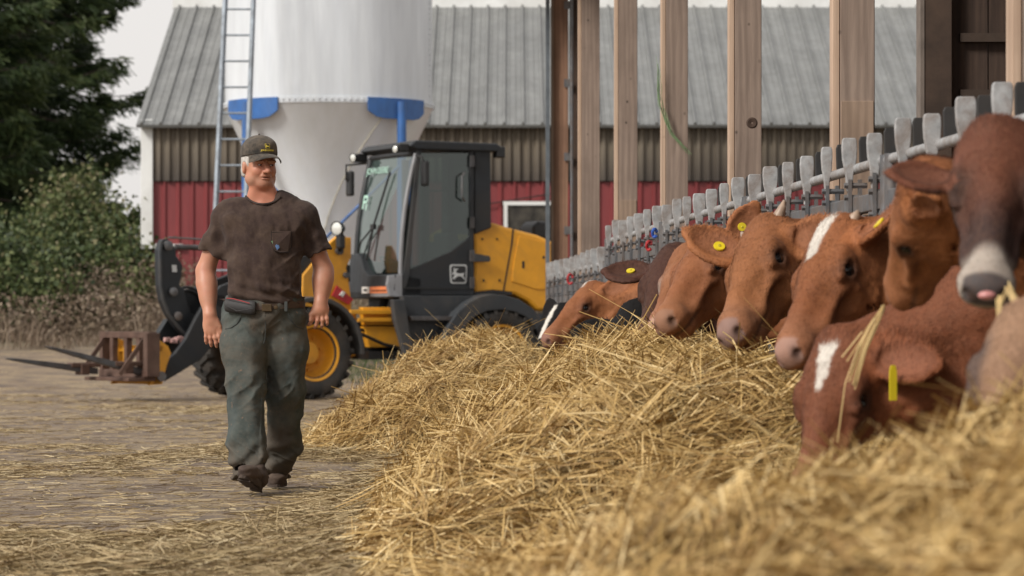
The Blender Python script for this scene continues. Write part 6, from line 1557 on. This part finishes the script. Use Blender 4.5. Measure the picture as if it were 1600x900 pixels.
    if horns:
        for q in (-1, 1):
            b = H(-.005, q*.065, -.035); d1 = nrm(s*q*.9+n*.25+a*-.5)*horn
            d2 = nrm(s*q*.35+n*.35+a*-.9)*horn
            MB().tube([Vector(b-d1*.02*k_), Vector(b+d1*.035*k_), Vector(b+d1*.06*k_+d2*.03*k_), Vector(b+d1*.07*k_+d2*.072*k_)], [.020*k_, .017*k_, .012*k_, .004*k_], 10).build('horn', hornm, root, smooth=True)
    for q, shape in tags:
        c_, dv, wv, fc, kk = EI[q]
        if shape == 'disc':
            o = MB().lathe(Vector(c_+fc*.004*kk-dv*.01*kk), Vector(fc), [(.0005, .006), (.0175*kk, .006), (.0185*kk, .003), (.0185*kk, -.002), (.001, -.002)], 18).build('ear_tag', tagm, root, smooth=False)
            MB().lathe(Vector(c_+fc*.0045*kk-dv*.01*kk), Vector(fc), [(.001, .0085), (.005*kk, .0072), (.006*kk, .005)], 12).build('tag_button', tagd, o)
        else:
            b = Vector(c_+fc*.030+dv*-.01)+Vector((-.03,-.02,-.02)); dn = Vector((0, 0, -1)); ac = Vector((.35, -.9, 0)).cross(dn).normalized() if False else Vector((.9, .3, 0)).normalized()
            nn = ac.cross(dn); w1_ = .013; P_ = [b+ac*-w1_*.6, b+ac*w1_*.6, b+ac*w1_+dn*.02, b+ac*w1_+dn*.11, b+ac*-w1_+dn*.11, b+ac*-w1_+dn*.02]
            MB().prism([p-nn*.02 for p in P_], nn*.004).build('ear_tag', tagm, root, bevel=.001)
    return root, H, k_
def pj(px, py, Y): return np.array(PX(px, py, Y))
BR = (.285, .105, .042); BD = (.17, .052, .022)      # fox brown coat
cow('black calf with a narrow white face stripe, farthest from the camera', pj(872, 476, 22.4), pj(826, 552, 22.0), (-.65, -.65, .45), 22.1, (.009, .008, .008), (.007, .006, .006), (.02, .018, .018), blaze=(.02, .33, .016, .022), ears={1: (1, .1, -.35), -1: (.35, .2, -.85)}, mat=dm.m, body_h=1.1)
cow('fox brown calf in profile with its chin on the straw, between two black ones', pj(920, 442, 20.4), pj(840, 524, 20.1), (-.70, -.30, .62), 20.3, (.33, .125, .046), (.17, .052, .020), (.26, .13, .10), ears={1: (.55, -.25, -.75, .5, .2, 1), -1: (.6, -.2, -.7)}, body_h=1.12, blaze=(-.03, .06, .02, .008))
cow('black calf with its face buried in the straw and one ear showing', pj(992, 470, 17.9), pj(948, 585, 17.3), (-.4, -.85, .35), 18.0, (.009, .008, .008), (.007, .006, .006), (.012, .012, .012), ears={1: (1, .05, -.12), -1: (.85, .1, .2)}, mat=dm.m, body_h=1.1, ear_sc=.85)
cow('dark red brown cow with a yellow disc in the ear, head low', pj(1050, 384, 16.1), pj(994, 520, 15.6), (-.5, -.8, .35), 16.2, (.055, .018, .012), (.032, .012, .009), (.12, .06, .05), ears={1: (1, .0, .05), -1: (.8, .25, .12, 1, -.2)}, tags=((-1, 'disc'),), body_h=1.15, ear_sc=.95, ew=1.55)
def whiteeye(lay, x, y, z, hd, P): lay(np.exp(-((x-.19)**2/.0016+(z+.055)**2/.0016))*hd, (.40, .36, .33), .8)
cow('light brown cow with a pale grey eye patch, half hidden behind the tagged cow', pj(1066, 384, 14.9), pj(1010, 500, 14.5), (-.8, -.55, .45), 15.0, (.34, .14, .058), (.18, .062, .026), ears={1: (.9, .0, -.5), -1: None}, extra=whiteeye, body_h=1.15)
cow('brown cow with upright tagged ear, its mouth open on the straw crest', pj(1100, 366, 13.9), pj(1018, 488, 13.4), (-.72, -.38, .62), 13.9, (.35, .135, .052), (.18, .058, .023), (.28, .145, .09), ears={1: (.55, .25, -.55, .35, -.1, 1), -1: (.8, .0, -.5)}, tags=((1, 'disc'),), body_h=1.2, neck_r=1.15, ear_sc=.85)
cow('horned brown cow with a yellow disc in its outstretched ear', pj(1180, 346, 12.0), pj(1114, 508, 11.5), (-.80, -.58, .25), 12.1, (.33, .128, .048), (.16, .052, .020), (.30, .17, .12), nose_col=(.26, .165, .14), ears={-1: (.45, .85, -.12, .1, .1, 1), 1: (.8, -.6, .3)}, horns=True, horn=.42, ew=1.25, tags=((-1, 'disc'),), body_h=1.24, hair=42000)
cow('brown cow with a broad white blaze running down from its poll', pj(1296, 345, 10.5), pj(1204, 538, 10.1), (-.82, -.54, .32), 10.6, (.33, .120, .043), (.16, .050, .019), (.34, .19, .13), nose_col=(.34, .20, .155), blaze=(.0, .17, .036, .016), ears={1: (.85, .2, .12, .8, -.1), -1: (.5, -.9, .1)}, horns=True, horn=.22, tags=((1, 'disc'),), body_h=1.25, ear_sc=1.05, hair=42000)
cow('large tan brown cow chewing straw, turned away beside the dark faced one', pj(1414, 268, 8.55), pj(1370, 458, 8.95), (-1, .30, .30), 8.9, (.38, .150, .056), (.21, .070, .028), (.28, .13, .08), ears={1: (.35, -.3, -.8, .3, .25, 1), -1: (.6, -.6, .6)}, sc=.98, body_h=1.25, neck_r=1.25, ear_sc=.8, hair=42000)
def darkface(lay, x, y, z, hd, P):
    lay(sstep(.16, .34, x)*hd, (.030, .020, .020), .9); lay(np.exp(-((x-.19)**2/.003+(np.abs(y)-.095)**2/.002))*hd, (.03, .018, .016), .9); lay(sstep(-.08, -.16, z)*hd, (.05, .022, .014), .6)
cow('dark faced cow looking at the camera with white muzzle ring and pink tongue', pj(1560, 190, 8.0), pj(1541, 436, 7.62), (-.10, -.8, .6), 8.1, (.16, .052, .027), (.07, .024, .015), (.05, .045, .048), ring=(.42, .37, .32), nose_col=(.045, .045, .050), ears={-1: (.9, .25, .16, 1, -.2), 1: (.8, .3, -.40, 1, .2)}, extra=darkface, sc=1.04, body_h=1.3, ear_sc=.86, ear_x=.15, ew=1.3, open_mouth=True, mw=1.22, hair=42000)
cow('red cow with head down in the trough gap, narrow white blaze and hanging yellow tag', pj(1304, 520, 9.45), pj(1240, 765, 9.15), (-.60, -.78, .12), 9.55, (.25, .080, .032), (.10, .030, .014), (.32, .15, .11), blaze=(.045, .19, .030, .008), ears={1: (.9, -.1, .12, .8, .1), -1: None}, tags=((1, 'long'),), body_h=1.22, neck_r=1.35, hair=42000)
def buff(lay, x, y, z, hd, P): lay(sstep(.045, .085, np.abs(y))*sstep(.05, .12, x)*hd, (.075, .058, .055), .85); lay(sstep(.26, .36, x)*hd, (.10, .075, .068), .8)
cow('buff and grey cow with lowered head at the lower right corner', pj(1606, 478, 7.15), pj(1512, 742, 6.8), (-.45, -.85, .25), 7.2, (.36, .215, .13), (.22, .13, .085), (.12, .09, .085), extra=buff, ears={1: (1, 0, 0), -1: None}, sc=.98, body_h=1.2, hair=42000)
# tongue of the dark faced cow
a_t = nrm(pj(1538, 440, 7.62)-pj(1536, 195, 8.0))
V7 = Vol(*[np.arange(q-.07, q+.07, .004) for q in pj(1540, 458, 7.6)])
tc_ = pj(1541, 463, 7.60); V7.ell(tc_+[0, -.012, .002], (.024, .020, .0125), k=.01)
cows = [o for o in bpy.data.objects if o.name.startswith('cow') and o.get('label', '').startswith('dark faced')]
body_mesh('tongue', V7, tonguem, cows[0], None, 1)
# wisps of straw hanging from mouths
def wisp(pts, n, spread, label, seed):
    r_ = np.random.default_rng(seed); mb = MB()
    for k in range(n):
        o0 = r_.normal(0, spread*.35, 3); o1 = r_.normal(0, spread, 3); m = len(pts); st = r_.integers(0, 2); en = m-r_.integers(0, 2)
        P_ = [Vector(np.array(p)+o0*(1-i/m)+o1*(i/m)) for i, p in enumerate(pts)][st:en]
        if len(P_) > 1: mb.tube(P_, .0022, 4)
    V_ = np.array([tuple(v) for v in mb.v]); 
    me = bpy.data.meshes.new('straw_wisp'); me.from_pydata(mb.v, [], mb.f); at = me.attributes.new('tone', 'FLOAT', 'POINT'); at.data.foreach_set('value', np.full(len(mb.v), .75, 'f4')); me.materials.append(M['straw'])
    o = link_mesh('straw_wisp', me); tag(o, label, 'straw', kind='stuff')
Yc = 8.7
wisp([pj(1380, 478, Yc), pj(1368, 505, Yc-.1), pj(1350, 545, Yc-.12), pj(1334, 600, Yc-.13), pj(1326, 690, Yc-.1)], 9, .016, 'straw hanging from the mouth of the large tan cow', 1)
wisp([pj(1380, 478, Yc), pj(1352, 520, Yc-.1), pj(1325, 562, Yc-.12)], 6, .010, 'short straws in the mouth of the large tan cow', 2)
Yc = 7.5; wisp([pj(1560, 470, Yc), pj(1575, 450, Yc), pj(1590, 480, Yc-.05), pj(1602, 520, Yc)], 8, .02, 'straw sticking from the mouth of the dark faced cow', 3)
wisp([pj(1562, 462, Yc), pj(1560, 500, Yc-.03), pj(1572, 540, Yc)], 5, .012, 'loose straw under the chin of the dark faced cow', 4)
wisp([pj(1130, 520, 11.4), pj(1145, 530, 11.4), pj(1160, 560, 11.35)], 5, .008, 'straw at the lips of the horned brown cow', 5)
wisp([pj(1600, 560, 6.6), pj(1570, 600, 6.5), pj(1548, 660, 6.4)], 5, .012, 'straws lying across the face of the buff cow', 6)
